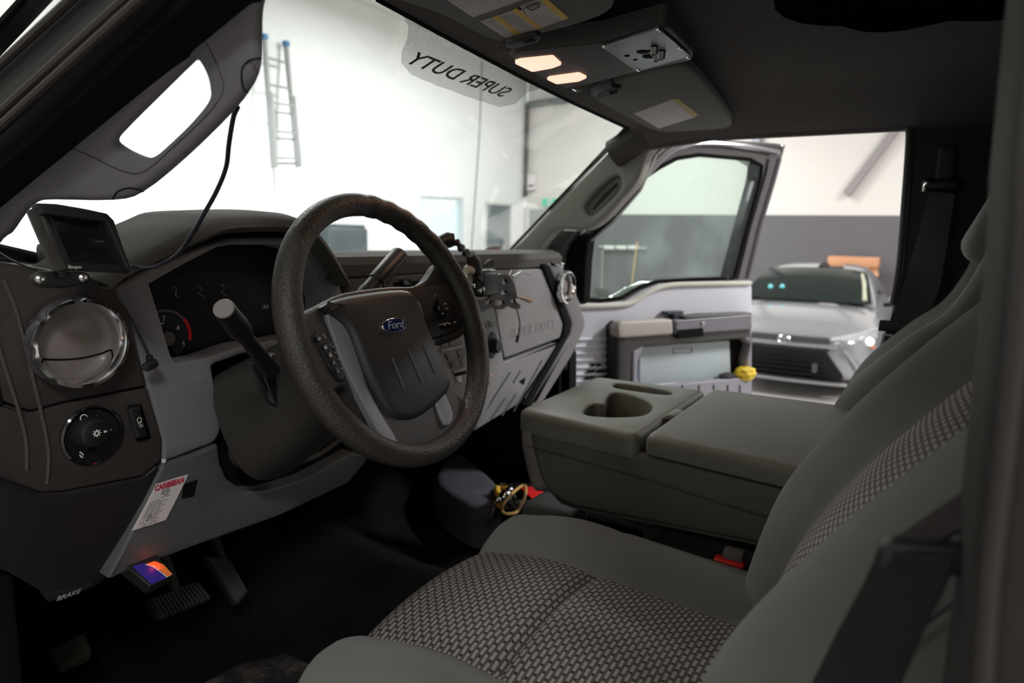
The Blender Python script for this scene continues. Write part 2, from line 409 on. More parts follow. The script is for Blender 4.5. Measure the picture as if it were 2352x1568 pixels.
# overhead door track in the corner
bm = B(); p = [fx.uv(1196, 452), fx.uv(1202, 243)]; p = [(WY-.07, b) for a, b in p]
tube(bm, [fx.P(p[0][0], p[0][1], .10), fx.P(p[0][0], p[1][1], .10)], .045, 8)
t = thing('door_track', (WX-.1, 4, 1.5), 'black overhead door track framing the pale corner panel', 'door track')
obj('side_rail', bm, M['black'], t)
bm = B(); p2 = fx.uv(1345, 248); tube(bm, [fx.P(p[0][0], p[1][1], .06), fx.P(p2[0], p[1][1]+.05, .06)], .07, 8); obj('top_rail', bm, mat('track_grey', (.12, .14, .14), .5), t)
bm = B(); c = rect(fx, [(1206, 402), (1231, 437)]); plate(bm, fx, rnd(c, .02), thick=.1, h=.1, bev=.01)
t = thing('alarm_box', (WX-.1, 4, 1.5), 'small white control box on the cream wall above the grey doors', 'control box'); obj('case', bm, M['white'], t)
bm = B(); c = rect(fx, [(1220, 425), (1230, 430)]); plate(bm, fx, c, thick=.01, h=.108, bev=.002); obj('label_plate', bm, M['ink'], t)
t = thing('exit_sign', (WX-.1, 3, 1.5), 'white exit sign with green running figure panels above the grey door', 'exit sign')
bm = B(); c = rect(fx, [(1247, 453), (1283, 475)]); plate(bm, fx, rnd(c, .01), thick=.06, h=.08, bev=.005); obj('housing', bm, M['white'], t)
gr = mat('exit_green', (.02, .50, .28), .5, emit=(.02, .6, .32), es=.35)
for a, b in ((1250, 1260), (1272, 1282)):
    bm = B(); c = rect(fx, [(a, 456), (b, 473)]); plate(bm, fx, c, thick=.004, h=.084, bev=.001); obj('green_panel', bm, gr, t)
bm = B(); u, v = fx.uv(1266, 465); tube(bm, [fx.P(u+.05, v-.08, .085), fx.P(u, v, .085), fx.P(u+.02, v+.05, .085)], .012, 6); tube(bm, [fx.P(u, v, .085), fx.P(u-.06, v-.07, .085)], .012, 6); lathe(bm, fx.P(u+.02, v+.075, .085), (0, 0, 1), [(-.02, .001), (-.012, .016), (.012, .016), (.02, .001)], 8)
obj('running_figure', bm, gr, t)
# steel column and sloping brace on the right wall
def ibeam(nm, a, b, w, m, lab, cat):
    bm = B(); ax = (b-a).normalized(); n = Vec((-1, 0, 0)); sd = ax.cross(n).normalized()
    P = [(-1, 0), (1, 0), (1, .2), (.15, .2), (.15, .8), (1, .8), (1, 1), (-1, 1), (-1, .8), (-.15, .8), (-.15, .2), (-1, .2)]
    loft(bm, [[p+sd*w*i+n*w*2*j for i, j in P] for p in (a, b)], True, True, True); obj(nm, bm, m, smooth=False, label=lab, cat=cat)
cs = mat('column_steel', (.36, .38, .43), .5)
u, _ = fx.uv(1741, 300); z1 = fx.uv(1735, 462)[1]
ibeam('steel_column', Vec((WX-.01, u, z1)), Vec((WX-.01, u, CZ)), .07, cs, 'upright blue-grey steel column on the pale wall above the grey band', 'column')
ibeam('steel_brace', at(1944, 448, 'x', WX-.01), at(2108, 235, 'x', WX-.01), .06, mat('brace_grey', (.30, .27, .28), .6), 'sloping dark steel brace across the pale upper wall', 'brace')
# tool rack with broom and hose on the grey band
t = thing('tool_rack', (WX-.1, 1, .3), 'white wall rail with tool clips on the grey painted wall', 'tool rack')
bm = B(); a, b = fx.uv(1378, 566), fx.uv(1487, 570); tube(bm, [fx.P(*a, .04), fx.P(*b, .04)], .02, 8); obj('rail', bm, mat('rail_grey', (.45, .45, .45), .5), t)
for px in (1402, 1430, 1458):
    bm = B(); u, v = fx.uv(px, 568); box(bm, fx.P(u, v, .06), (.05, .22, .08), .01); obj('clip', bm, M['white'], t)
def tool(nm, x0, y0, x1, y1, m, lab, cat, head=None):
    a, b = fx.uv(x0, y0), fx.uv(x1, y1); t = thing(nm, fx.P(b[0], b[1], .08), lab, cat)
    bm = B(); tube(bm, [fx.P(*a, .1), fx.P(*b, .1)], .016, 8); obj('handle', bm, m, t)
    bm = B(); box(bm, fx.P(b[0], b[1], .1), (.06, .3, .12), .01); obj('head', bm, head or M['dark'], t)
tool('push_broom', 1468, 556, 1452, 682, mat('pale_wood', (.62, .38, .16), .6), 'broom with pale wooden handle hanging on the rack rail', 'broom')
tool('squeegee', 1389, 572, 1386, 668, mat('squeegee_steel', (.35, .30, .28), .5), 'thin grey handled squeegee hanging leftmost on the rail', 'squeegee')
# dark work bins at the foot of the front wall
t = thing('rolling_bin', (3, WY-.8, GZ), 'dark covered bin standing by the front wall, seen through the steering wheel', 'bin')
c = rect(YF(WY-.9), [(757, 520), (848, 600)], GZ+.08)
bm = B(); (ua, za), (ub, _), (_, zb), _ = c
box(bm, ((ua+ub)/2, WY-.55, (za+zb)/2), (ub-ua, .7, zb-za), .05, seg=3); bd = mat('bin_dark', (.045, .06, .065), .6, noise=.3, ns=3); obj('body', bm, bd, t)
bm = B(); box(bm, ((ua+ub)/2+.08, WY-.55, zb+.012), ((ub-ua)*.72, .62, .05), .02, seg=3); obj('lid', bm, bd, t)
for sx in (-1, 1):
    for sy in (-1, 1):
        bm = B(); lathe(bm, ((ua+ub)/2+sx*(ub-ua)*.38, WY-.55+sy*.25, GZ+.05), (1, 0, 0), [(-.02, .05), (.02, .05)], 16); obj('caster', bm, M['rubber'], t)
# plywood cabinet behind the silver car
ply = mat('plywood_orange', (.62, .30, .16), .6, noise=.15, ns=3)
f9 = XF(11.30); c = rect(f9, [(1902, 588), (2008, 700)], GZ+.01)
(ya, za), (yb, _), (_, zt), _ = c
t = thing('plywood_cabinet', (11.5, (ya+yb)/2, GZ), 'orange plywood cabinet standing against the grey wall behind the silver car', 'cabinet')
bm = B(); box(bm, (11.55, ya+(yb-ya)*.30, (za+zt)/2-.08), (.4, (yb-ya)*.55, zt-za-.16), .01); obj('body', bm, ply, t)
bm = B(); box(bm, (11.52, (ya+yb)/2, zt-.08), (.46, yb-ya, .16), .01); obj('top', bm, ply, t)
bm = B(); box(bm, (11.52, ya+(yb-ya)*.30, zt-.28), (.46, (yb-ya)*.6, .07), .01); obj('shelf', bm, mat('plywood_pale', (.75, .45, .28), .6), t)

# ================================================================ SILVER CAR (faces -x)
def car():
    cx0, cy = 6.72, .02   # nose tip x, centre y
    p = at(1803, 785, 'x', 6.75); cy = p.y; cx0 = 6.75
    G = GZ
    t = thing('silver_sedan', (cx0+2.2, cy, G), 'silver compact sedan parked nose forward beyond the open passenger door', 'car')
    silver = mat('car_silver', (.34, .35, .38), .24, .55, coat=.8)
    L = [  # dx, half width, z under, z shoulder, z top(centre), side roundness
     (0.00, .30, .30, .58, .64), (.03, .58, .26, .62, .70), (.10, .74, .22, .66, .76), (.25, .84, .20, .70, .82), (.55, .885, .20, .76, .90),
     (.95, .89, .22, .82, .96), (1.30, .89, .22, .88, 1.00), (2.0, .89, .22, .90, .98), (2.9, .89, .22, .92, .98), (3.7, .87, .24, .93, 1.04), (4.1, .80, .28, .88, 1.0), (4.3, .62, .34, .78, .88)]
    rows = []
    for dx, hw, zu, zs, zt in L:
        half = [(0, zt), (hw*.35, zt-.005), (hw*.62, zt-.02), (hw*.82, zs+(zt-zs)*.55), (hw*.95, zs+.01), (hw, zs-.08), (hw*1.01, (zs+zu)/2), (hw*.99, zu+.10), (hw*.93, zu), (0, zu-.02)]
        ring = [(y, z) for y, z in half]+[(-y, z) for y, z in half[-2:0:-1]]
        rows.append([(cx0+dx, cy+y, G+z) for y, z in ring])
    bm = B(); loft(bm, rows, True, True, True); o = obj('body', bm, silver, t, ang=60)
    m = o.modifiers.new('s', 'SUBSURF'); m.levels = 1; m.render_levels = 2
    # greenhouse
    def gh(sc, top, nm, m, zo=0):
        R = []
        for dx, hw, z in ((1.18, .74, .96), (1.55, .70, 1.19), (1.95, .62, 1.375), (2.3, .58, 1.42), (2.9, .57, 1.425), (3.4, .58, 1.35), (3.95, .66, 1.06)):
            base = .93; zz = z+zo
            half = [(0, zz), (hw*.5, zz-.01), (hw*.85, zz-.035), (hw, zz-.07 if z > 1.1 else zz-.02), (hw+(.80-hw)*.5, (zz+base)/2), (.80, base)]
            ring = half+[(-y, b) for y, b in half[::-1][:-1]]
            R.append([(cx0+dx, cy+y, G+b) for y, b in ring])
        bm = B(); loft(bm, R, False); return obj(nm, bm, m, t, ang=60)
    o = gh(1, 1, 'cabin', silver); mm = o.modifiers.new('s', 'SUBSURF'); mm.levels = 1; mm.render_levels = 2
    # windshield: curved dark glass
    gl = mat('car_glass', (.012, .018, .016), .08, spec=.25)
    def patch(pts, nx, ny, nm, m, off=.0):
        bm = B(); rows = []
        for i in range(ny+1):
            v = i/ny; rows.append([])
            for j in range(nx+1):
                u = j/nx*2-1; hw = pts[0][1]*(1-v)+pts[1][1]*v
                x = pts[0][0]*(1-v)+pts[1][0]*v+.10*u*u; z = pts[0][2]*(1-v)+pts[1][2]*v+.045*sin(pi*v)-.03*u*u*v
                rows[-1].append((cx0+x-off, cy+u*hw, G+z))
        loft(bm, rows); bmesh.ops.recalc_face_normals(bm, faces=bm.faces)
        r = bmesh.ops.solidify(bm, geom=bm.faces[:], thickness=.012); return obj(nm, bm, m, t, ang=50)
    patch([(1.08, .73, .985), (1.90, .585, 1.355)], 12, 8, 'windshield', gl, .03)
    pale = mat('car_pillar_lining', (.42, .42, .32), .7)
    bm = B(); tube(bm, [(cx0+1.16, cy-.655, G+1.01), (cx0+1.55, cy-.60, G+1.20), (cx0+1.80, cy-.55, G+1.30)], [.028, .03, .02], 8); obj('pillar_lining', bm, pale, t)
    cy_ = mat('cyan_reflection', (.2, .65, .7), .3, emit=(.25, .8, .9), es=.5)  # glowing discs stand in for cyan reflections on the windshield
    for px in (1770, 1797):
        q = at(px, 658, 'x', cx0+1.28); bm = B(); lathe(bm, q+Vec((-.02, 0, 0)), (1, 0, .3), [(0, .028), (.02, .028)], 12); obj('reflection_disc', bm, cy_, t)
    bk = mat('car_black_trim', (.008, .008, .009), .6, spec=.2)
    # fascia parts: traced on the bumper plane and wrapped back with the nose
    fn = XF(cx0-.012)
    def wrapn(P):
        d = abs(P.y-cy); return Vec((P.x+ .04*(d/.5)**2+.22*max(0, d-.55)**1.5/.2**.5*.9, P.y, P.z))
    def fas(nm, poly, m, thick=.05, h=0, bev=.004, r=.02):
        bm = B(); plate(bm, fn, densify(rnd(poly, r), .05), thick=thick, bev=bev, h=h, warp=wrapn); return obj(nm, bm, m, t, ang=50)
    def Y(y): return cy+y
    fas('lower_grille', [(Y(-.60), G+.24), (Y(.60), G+.24), (Y(.60), G+.30), (Y(.42), G+.54), (Y(-.42), G+.54), (Y(-.60), G+.30)], bk, .12, .055)
    fas('grille_surround', [(Y(-.46), G+.545), (Y(.46), G+.545), (Y(.44), G+.57), (Y(-.44), G+.57)], M['gloss'], .08, .06)
    fas('upper_grille', [(Y(-.44), G+.625), (Y(.44), G+.625), (Y(.44), G+.685), (Y(-.44), G+.685)], mat('car_grille_grey', (.05, .05, .055), .4), .10, .05, r=.01)
    for k in range(5):
        fas('grille_slat', [(Y(-.50+.02*k), G+.28+.05*k), (Y(.50-.02*k), G+.28+.05*k), (Y(.50-.02*k), G+.288+.05*k), (Y(-.50+.02*k), G+.288+.05*k)], mat('slat_grey', (.014, .014, .015), .6, spec=.2), .03, .062, .001, 0)
    fas('chin_strip', [(Y(-.66), G+.185), (Y(.66), G+.185), (Y(.64), G+.215), (Y(-.64), G+.215)], mat('chin_silver', (.30, .31, .33), .35, .5), .06, .07, .006, .01)
    fas('fascia_bar', [(Y(-.52), G+.575), (Y(.52), G+.575), (Y(.52), G+.62), (Y(-.52), G+.62)], silver, .1, .055, .006, .01)
    bm = B(); w, z = Y(-.33), G+.36; box(bm, (cx0-.07, w, z), (.012, .05, .10), .003); obj('tow_cover', bm, mat('tow_cover_grey', (.06, .06, .06), .5), t)
    # badge: three rings
    tt = bm = B()
    for (ry, rz, dy, dz) in ((.062, .040, 0, 0), (.018, .036, 0, .002), (.040, .014, 0, .022)):
        tube(bm, [(cx0-.085, cy+dy+ry*cos(a), G+.64+dz+rz*sin(a)) for a in [2*pi*k/24 for k in range(24)]], .007, 6, closed=True)
    obj('badge', bm, M['chrome'], t)
    hl = mat('headlight_lens', (.55, .56, .60), .12, .3, coat=1)
    for s in (-1, 1):
        bm = B(); rows = []
        for k in range(9):
            u = k/8; y = .46+u*.40; x = .0+.06*u+.42*u**2.2; zt = .695+.10*u; zb = .655+.03*u-.02*u*u
            x2 = x-.05+.03*u
            rows.append([(cx0+x2+.03, Y(s*y), G+zt), (cx0+x2-.005, Y(s*(y+.0)), G+zt-.01), (cx0+x2-.012, Y(s*y), G+(zt+zb)/2), (cx0+x2-.005, Y(s*y), G+zb+.01), (cx0+x2+.03, Y(s*y), G+zb)])
        loft(bm, rows); h = obj('headlight', bm, hl, t)
        bm = B(); lathe(bm, (cx0+.235, Y(s*.80), G+.66), (-1, s*.8, 0), [(0, .045), (.03, .042), (.036, .03)], 16); obj('lamp_bulb', bm, mat('drl_white', (.9, .92, 1), .2, emit=(.9, .95, 1), es=1.2), h)
        bm = B(); box(bm, (cx0+.28, Y(s*.835), G+.60), (.03, .05, .035), .008); obj('side_marker', bm, mat('marker_orange', (.8, .25, .1), .3), h)
        # pointed lower intake fairing
        bm = B(); tube(bm, [(cx0+.0, Y(s*.60), G+.56), (cx0+.10, Y(s*.70), G+.42), (cx0+.16, Y(s*.74), G+.26)], [.02, .05, .03], 8); obj('bumper_fairing', bm, silver, t)
        # mirror
        m_ = bm = B(); bmesh.ops.create_uvsphere(bm, u_segments=16, v_segments=10, radius=1)
        for v in bm.verts: v.co = Vec((cx0+1.45+v.co.x*.07, Y(s*1.0)+v.co.y*.11, G+1.03+v.co.z*.075))
        mr = obj('side_mirror', bm, mat('mirror_pale', (.55, .60, .68), .15, .5, coat=1), t)
        bm = B(); tube(bm, [(cx0+1.47, Y(s*.84), G+.96), (cx0+1.46, Y(s*.98), G+.99)], .025, 8); obj('mirror_arm', bm, bk, mr)
    for dx in (.85, 3.35):
        for s in (-1, 1):
            bm = B(); lathe(bm, (cx0+dx, Y(s*.80), G+.32), (0, s, 0), [(-.10, .30), (-.09, .32), (.08, .32), (.10, .30)], 32); wl = obj('wheel', bm, M['rubber'], t)
            bm = B(); lathe(bm, (cx0+dx, Y(s*.80), G+.32), (0, s, 0), [(.085, .22), (.102, .21), (.09, .05), (.11, .03)], 24); obj('wheel_rim', bm, M['steel'], wl)
    bm = B(); plate(bm, XF(cx0+1.02), [(Y(-.5), G+.975), (Y(.5), G+.975), (Y(.48), G+.985), (Y(-.48), G+.985)], thick=.02, bev=.002); obj('wiper', bm, bk, t)
    for s in (-.38, .38):
        bm = B(); box(bm, (cx0+2.1, Y(s), G+1.15), (.12, .24, .3), .05); obj('cabin_seat', bm, M['darker'], t)
def densify(poly, d):
    out = []
    for i in range(len(poly)):
        a, b = Vec(poly[i]), Vec(poly[(i+1) % len(poly)]); n = max(1, int((b-a).length/d))
        for k in range(n): out.append(tuple(a.lerp(b, k/n)))
    return out
car()
# ================================================================ TRUCK CAB
f0 = YF(0)
cab = thing('pickup_cab', (0, -.6, GZ), 'grey pickup truck cab shell with pillars, roof, windshield and carpeted floor', 'truck')
# carpeted floor with tunnel
bm = B(); rows = []
for i in range(15):
    x = -.80+1.6*i/14; hgt = .12*math.exp(-(x/.16)**2)
    rows.append([(x, y, z+hgt*k) for y, z, k in ((-2.3, 0, .6), (-1.2, 0, .8), (-.4, 0, 1), (.15, .0, 1), (.45, .06, 1), (.62, .25, .8), (.66, .5, .2), (.66, .84, 0))])
loft(bm, rows); bmesh.ops.recalc_face_normals(bm, faces=bm.faces); bmesh.ops.solidify(bm, geom=bm.faces[:], thickness=-.03)
obj('floor_carpet', bm, M['carpet'], cab, ang=80)
# lower body / sills / bulkhead
for s in (-1, 1):
    bm = B(); plate(bm, XF(s*.80), [(-.96, -.12), (.30, -.12), (.66, .3), (.66, .80), (.50, .82), (.33, .82), (.33, .40), (.25, .05), (-.96, .05)], thick=.10, h=.0 if s < 0 else -.04, bev=.01); obj('door_sill', bm, M['paint'], cab)
    bm = B(); plate(bm, XF(s*.78), [(-.93, .02), (.20, .02), (.20, .055), (-.93, .055)], thick=.06, h=.03, bev=.01); obj('sill_plate', bm, M['steelgrey'], cab)
bm = B(); box(bm, (0, -2.35, .55), (1.6, .06, 1.3), .02); obj('rear_wall', bm, M['darker'], cab)
for s in (-1, 1):
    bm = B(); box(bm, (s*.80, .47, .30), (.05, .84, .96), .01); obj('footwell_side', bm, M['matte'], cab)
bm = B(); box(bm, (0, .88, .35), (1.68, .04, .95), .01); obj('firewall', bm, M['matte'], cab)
# roof skin and headliner
def roofrow(y, z0, hw, th=0):
    return [(x*hw, y, z0+.03*(1-x*x)-.055*max(0, abs(x)-.72)**1.0/.28*1.0+th) for x in [(-1+2*k/18) for k in range(19)]]
bm = B(); rows = [roofrow(y, z, hw) for y, z, hw in ((-.25, 1.205, .68), (-.32, 1.215, .68), (-.6, 1.225, .69), (-1.2, 1.225, .70), (-2.3, 1.20, .70))]
loft(bm, rows); bmesh.ops.recalc_face_normals(bm, faces=bm.faces); bmesh.ops.solidify(bm, geom=bm.faces[:], thickness=-.012)
obj('headliner', bm, M['liner'], cab, ang=60)
bm = B(); rows = [roofrow(y, z, hw, .05) for y, z, hw in ((-.27, 1.222, .72), (-.6, 1.25, .78), (-1.2, 1.255, .78), (-2.35, 1.23, .78))]
loft(bm, rows); bmesh.ops.recalc_face_normals(bm, faces=bm.faces); bmesh.ops.solidify(bm, geom=bm.faces[:], thickness=-.01)
obj('roof_skin', bm, M['paint'], cab, ang=60)
# roof side rails above the door openings
for s in (-1, 1):
    bm = B(); tube(bm, [(s*.735, y, z) for y, z in ((-.45, 1.205), (-.5, 1.205))[:0 if s > 0 else 2]+((-.12, 1.14), (-.20, 1.185), (-.4, 1.205))[:3 if s > 0 else 0]+( (-.9, 1.205), (-1.6, 1.20), (-2.3, 1.17))], .042, 10); obj('roof_rail', bm, M['liner'] if s > 0 else M['darker'], cab)
# windshield
WSo = Vec((0, .36, .845)); ws = Fr(WSo, (1, 0, 0), (0, -.59, .385), (0, -1, -1))
gl = glass('windshield_glass', (.965, .985, .98), dirt=.10)
bm = B(); L = sqrt(.59**2+.385**2)
wsq = rnd(ws.px([(1150, 600), (1300, 446), (1438, 300), (1420, 284), (1200, 176), (925, 34), (855, -6), (560, -170), (300, -170), (-60, 210), (-60, 560), (300, 640)]), .01)
plate(bm, ws, inset(wsq if sarea(wsq) > 0 else wsq[::-1], -.02), thick=.005, bev=.0005, seg=1); obj('windshield', bm, gl, cab, smooth=False)
bm = B(); q2 = wsq if sarea(wsq) > 0 else wsq[::-1]; q = inset(q2, -.025)
plate(bm, ws, q, [q2], thick=.006, h=-.006, bev=.001, seg=1); obj('windshield_band', bm, M['matte'], cab)
zh = ZF(1.19, -1); bm = B(); q = zh.px([(560, -170), (760, -60), (868, -2), (925, 34), (1060, 103), (1200, 178), (1320, 238), (1440, 292), (1480, 300), (1560, 330), (1640, 300), (1372, 190), (1160, 90), (1000, 10), (800, -120), (600, -220)])
plate(bm, zh, q, thick=.02, bev=.006); obj('header_trim', bm, M['liner'], cab)
bm = B(); tube(bm, [zh.P(*zh.uv(x, y), .0) for x, y in ((868, -2), (1060, 103), (1200, 178), (1320, 238), (1440, 294))], .004, 8); obj('header_gasket', bm, M['matte'], cab)
# dotted shade band with reversed lettering
def dots():
    m = bpy.data.materials.new('shade_band_dots'); m.use_nodes = True; nt = m.node_tree; N = nt.nodes; b = N['Principled BSDF']
    b.inputs['Base Color'].default_value = (.10, .11, .10, 1)
    uv = N.new('ShaderNodeTexCoord'); vo = N.new('ShaderNodeTexVoronoi'); vo.inputs['Scale'].default_value = 360; vo.inputs['Randomness'].default_value = 0
    mpn = N.new('ShaderNodeMapping'); mpn.inputs['Scale'].default_value = (1, 1.194, 0); nt.links.new(uv.outputs['Object'], mpn.inputs[0]); nt.links.new(mpn.outputs[0], vo.inputs['Vector'])
    gt = N.new('ShaderNodeMath'); gt.operation = 'LESS_THAN'; gt.inputs[1].default_value = .25; nt.links.new(vo.outputs['Distance'], gt.inputs[0])
    t = N.new('ShaderNodeBsdfTransparent'); mx = N.new('ShaderNodeMixShader')
    nt.links.new(gt.outputs[0], mx.inputs[0]); nt.links.new(t.outputs[0], mx.inputs[1]); nt.links.new(b.outputs[0], mx.inputs[2]); nt.links.new(mx.outputs[0], N['Material Output'].inputs[0]); return m
c = ws.px([(860, -8), (925, 38), (938, 60), (936, 88), (922, 120), (922, 145), (945, 172), (1000, 195), (1090, 228), (1150, 246), (1185, 238), (1212, 212), (1240, 205), (1235, 192), (1100, 118)], .001)
bm = B(); plate(bm, ws, c, thick=.0006, bev=.0001, h=.0012, seg=1); obj('shade_band', bm, dots(), cab, smooth=False)
a, b_ = ws.uv(958, 140, .002), ws.uv(1168, 218, .002)
cu, cv = ws.uv(1062, 177, .003)
text('shade_lettering', 'SUPER DUTY', ws, cu, cv, .040, mat('frit_ink', (.05, .055, .05), .8), cab, w=.003, rot=math.atan2(b_[1]-a[1], b_[0]-a[0]), mirror=True, shear=-.25, sx=1.35, th=.0003, bold=.0003)
# left front pillar trim with grab handle opening
xl = XF(-.74)
Lo = xl.px([(-60, 620), (8, 548), (30, 532), (60, 490), (88, 463), (130, 458), (262, 459), (330, 440), (430, 360), (540, 252), (588, 185), (601, 140), (603, 90), (604, 30), (615, -15), (650, -80), (540, -110), (480, -62), (215, 193), (0, 402), (-80, 480)], -.010)
Lh = crv(xl.px([(266, 318), (290, 288), (360, 218), (434, 145), (447, 136), (462, 142), (480, 175), (488, 205), (484, 232), (440, 285), (390, 333), (362, 356), (340, 361), (312, 352), (282, 336)], -.006), 4, True)
bm = B(); plate(bm, xl, crv(Lo, 3, True), [Lh], thick=.010, bev=.007, hbev=.008); pl = obj('pillar_trim', bm, M['trim'], cab, ang=50, label='left pillar trim with a grab handle opening')
def seamline(nm, fr, pts, par, m, r=.0006, h=.0002, n=6):
    bm = B(); tube(bm, [fr.P(u, v, h) for u, v in crv(fr.px(pts, h), n)], r, 5); return obj(nm, bm, m, par)
seamline('handle_seam', xl, [(438, 42), (480, 110), (508, 175), (510, 215), (470, 270), (390, 345), (345, 385), (310, 399), (262, 385), (200, 355), (130, 328)], pl, M['dark'])
seamline('screw_cover', xl, [(600, 134), (575, 138), (558, 155), (555, 180), (560, 205), (570, 213)], pl, M['matte'], .0009)
seamline('screw_cover', xl, [(258, 458), (270, 440), (295, 432), (315, 435), (330, 440)], pl, M['matte'], .0009)
# black door seal and outer pillar on the driver side
xs = XF(-.79)
def band(nm, a, b, th, hh, m, x=-.79, bev=.004):
    fr = XF(x); bm = B()
    q = fr.px([(a[0], 0-60), (0-60, a[1]+60), (0-60, b[1]+60), (b[0], 0-60)]); 
    (u0, v0), (u1, v1), (u2, v2), (u3, v3) = q
    d = Vec((u1-u0, v1-v0)).normalized()*.25
    plate(bm, fr, [(u0-d.x, v0-d.y), (u1+d.x*1.9, v1+d.y*1.9), (u2+d.x*1.9, v2+d.y*1.9), (u3-d.x, v3-d.y)], thick=th, h=hh, bev=bev); return obj(nm, bm, m, cab)
band('door_seal', (540, 402), (345, 300), .05, .01, M['matte'], -.775)
band('pillar_face', (400, 320), (190, 140), .05, .0, M['darker'], -.80, .01)
for a in ((388, 322), (352, 290), (225, 185)):
    q = [xs.uv(a[0]+60, -60), xs.uv(-60, a[1]+60)]; bm = B(); tube(bm, [xs.P(*q[0], .016), xs.P(*q[1], .016)], .0045, 8); obj('seal_lip', bm, M['dark'], cab)
# right front pillar trim
xr = XF(.74)
Ro = crv(xr.px([(1166, 584), (1200, 550), (1300, 446), (1400, 345), (1436, 306), (1446, 288), (1475, 290), (1512, 320), (1485, 356), (1466, 412), (1426, 460), (1384, 505), (1342, 528), (1282, 525), (1250, 555), (1224, 588)]), 3, True)
Rh = crv(xr.px([(1342, 478), (1348, 493), (1362, 494), (1392, 468), (1418, 442), (1425, 420), (1420, 404), (1404, 408), (1370, 438), (1346, 465)]), 3, True)
bm = B(); plate(bm, xr, Ro, [Rh], thick=.05, bev=.012, hbev=.012, floor=.03)
obj('pillar_trim', bm, mat('pillar_trim_pale', (.36, .36, .33), .8, bump=1300, bs=.3), cab, ang=50, label='right pillar trim with a recessed grab handle')
bm = B(); a, b_ = xr.uv(1356, 480), xr.uv(1412, 420); tube(bm, [xr.P(*a, -.02), xr.P((a[0]+b_[0])/2, (a[1]+b_[1])/2, -.012), xr.P(*b_, -.02)], [.004, .007, .004], 8); obj('grab_handle', bm, M['dark'], cab)
bm = B(); tube(bm, [xr.P(*xr.uv(x, y), .003) for x, y in ((1166, 582), (1300, 440), (1400, 337), (1434, 300), (1440, 288))], .0035, 8); obj('glass_gasket', bm, M['matte'], cab)
# right outer pillar / hinge post: painted sheet metal
bm = B(); tube(bm, [at(x, y, 'x', .86) for x, y in ((1302, 640), (1310, 585), (1345, 548), (1400, 500), (1460, 430), (1495, 350), (1540, 308))], .022, 12); obj('outer_pillar', bm, M['paint'], cab)
bm = B(); plate(bm, XF(.83), XF(.83).px([(1296, 600), (1310, 560), (1345, 535), (1352, 540), (1345, 600), (1340, 690), (1330, 700), (1315, 650)]), thick=.05, bev=.01); obj('hinge_post', bm, M['matte'], cab)
bm = B(); plate(bm, XF(.80), XF(.80).px([(1225, 588), (1282, 527), (1322, 530), (1300, 560), (1285, 600), (1262, 600)]), thick=.05, bev=.006); obj('corner_trim', bm, mat('corner_grey', (.10, .095, .095), .6), cab)
bm = B(); plate(bm, XF(.80), XF(.80).px([(1304, 806), (1308, 815), (1308, 950), (1225, 1000), (1235, 930), (1300, 850)]), thick=.05, bev=.004); obj('kick_trim', bm, M['matte'], cab)
# passenger side centre pillar with trim and seal
bp = XF(.72); q = bp.px([(2025, 255), (2056, 266), (2078, 279), (2088, 300), (2078, 450), (2066, 610), (2040, 760), (1990, 860)]); 
P = [(q[0][0]+.005, 1.24)]+[(u, v) for u, v in q]+[(q[-1][0]+.02, .05), (-1.16, .05), (-1.12, 1.24)]
bm = B(); plate(bm, bp, P, thick=.10, h=.0, bev=.02); obj('centre_pillar', bm, M['darker'], cab)
bm = B(); tube(bm, [bp.P(*bp.uv(x, y), .0) for x, y in crv([(1700, 292), (1900, 272), (2040, 266), (2072, 272), (2086, 295), (2086, 340), (2078, 450), (2066, 600), (2050, 700)], 5)], .007, 8); obj('door_seal', bm, mat('seal_grey', (.10, .10, .10), .5), cab)
bm = B(); plate(bm, XF(.74), [(-2.3, .68), (-1.15, .68), (-1.15, 1.20), (-2.3, 1.18)], [[(-2.1, .76), (-1.25, .76), (-1.25, 1.13), (-2.1, 1.10)]], thick=.05, bev=.01); obj('rear_door_frame', bm, M['matte'], cab)
bm = B(); box(bm, (.775, -1.68, .94), (.006, .9, .42)); obj('rear_window', bm, glass('privacy_glass', (.03, .03, .035)), cab, smooth=False)
for s in (-1, 1):
    bm = B(); box(bm, (s*.80, -1.7, .33), (.08, 1.15, .74), .02); obj('rear_door', bm, M['darker'], cab)
bm = B(); plate(bm, XF(-.77), [(-2.3, .68), (-1.15, .68), (-1.15, 1.20), (-2.3, 1.18)], thick=.04, bev=.01); obj('rear_window', bm, M['matte'], cab)
# driver side centre pillar, near the viewer on the right of the picture
bl = XF(-.84); q = bl.px([(2350, 60), (2322, 340), (2312, 560), (2278, 900), (2232, 1300), (2215, 1568)])
P = [(-.952, 1.30)]+q+[(q[-1][0]-.003, .05), (-1.25, .05), (-1.25, 1.30)]
bm = B(); plate(bm, bl, P, thick=.12, h=.0, bev=.012); cpl = obj('centre_pillar', bm, mat('near_pillar_grey', (.024, .021, .019), .7, bump=600, bs=.2), cab)
bm = B(); tube(bm, [bl.P(u-.006, v, .004) for u, v in q], .004, 8); obj('pillar_seal', bm, M['dark'], cpl)
# unseen open driver door and step, added to block light from left and floor
dd = Fr((-.90, .14, 0), (-.985, -.17, 0), (0, 0, 1), (0, -1, 0))
bm = B(); plate(bm, dd, [(0, -.30), (1.0, -.30), (1.06, .70), (1.02, 1.22), (.45, 1.20), (.05, .72)], [[(.14, .74), (.98, .76), (.96, 1.15), (.50, 1.14)]], thick=.09, bev=.012); obj('unseen_driver_door', bm, M['darker'], cab)
bm = B(); box(bm, (-.98, -.30, -.34), (.22, 1.9, .05), .02); obj('unseen_step_board', bm, M['matte'], cab)
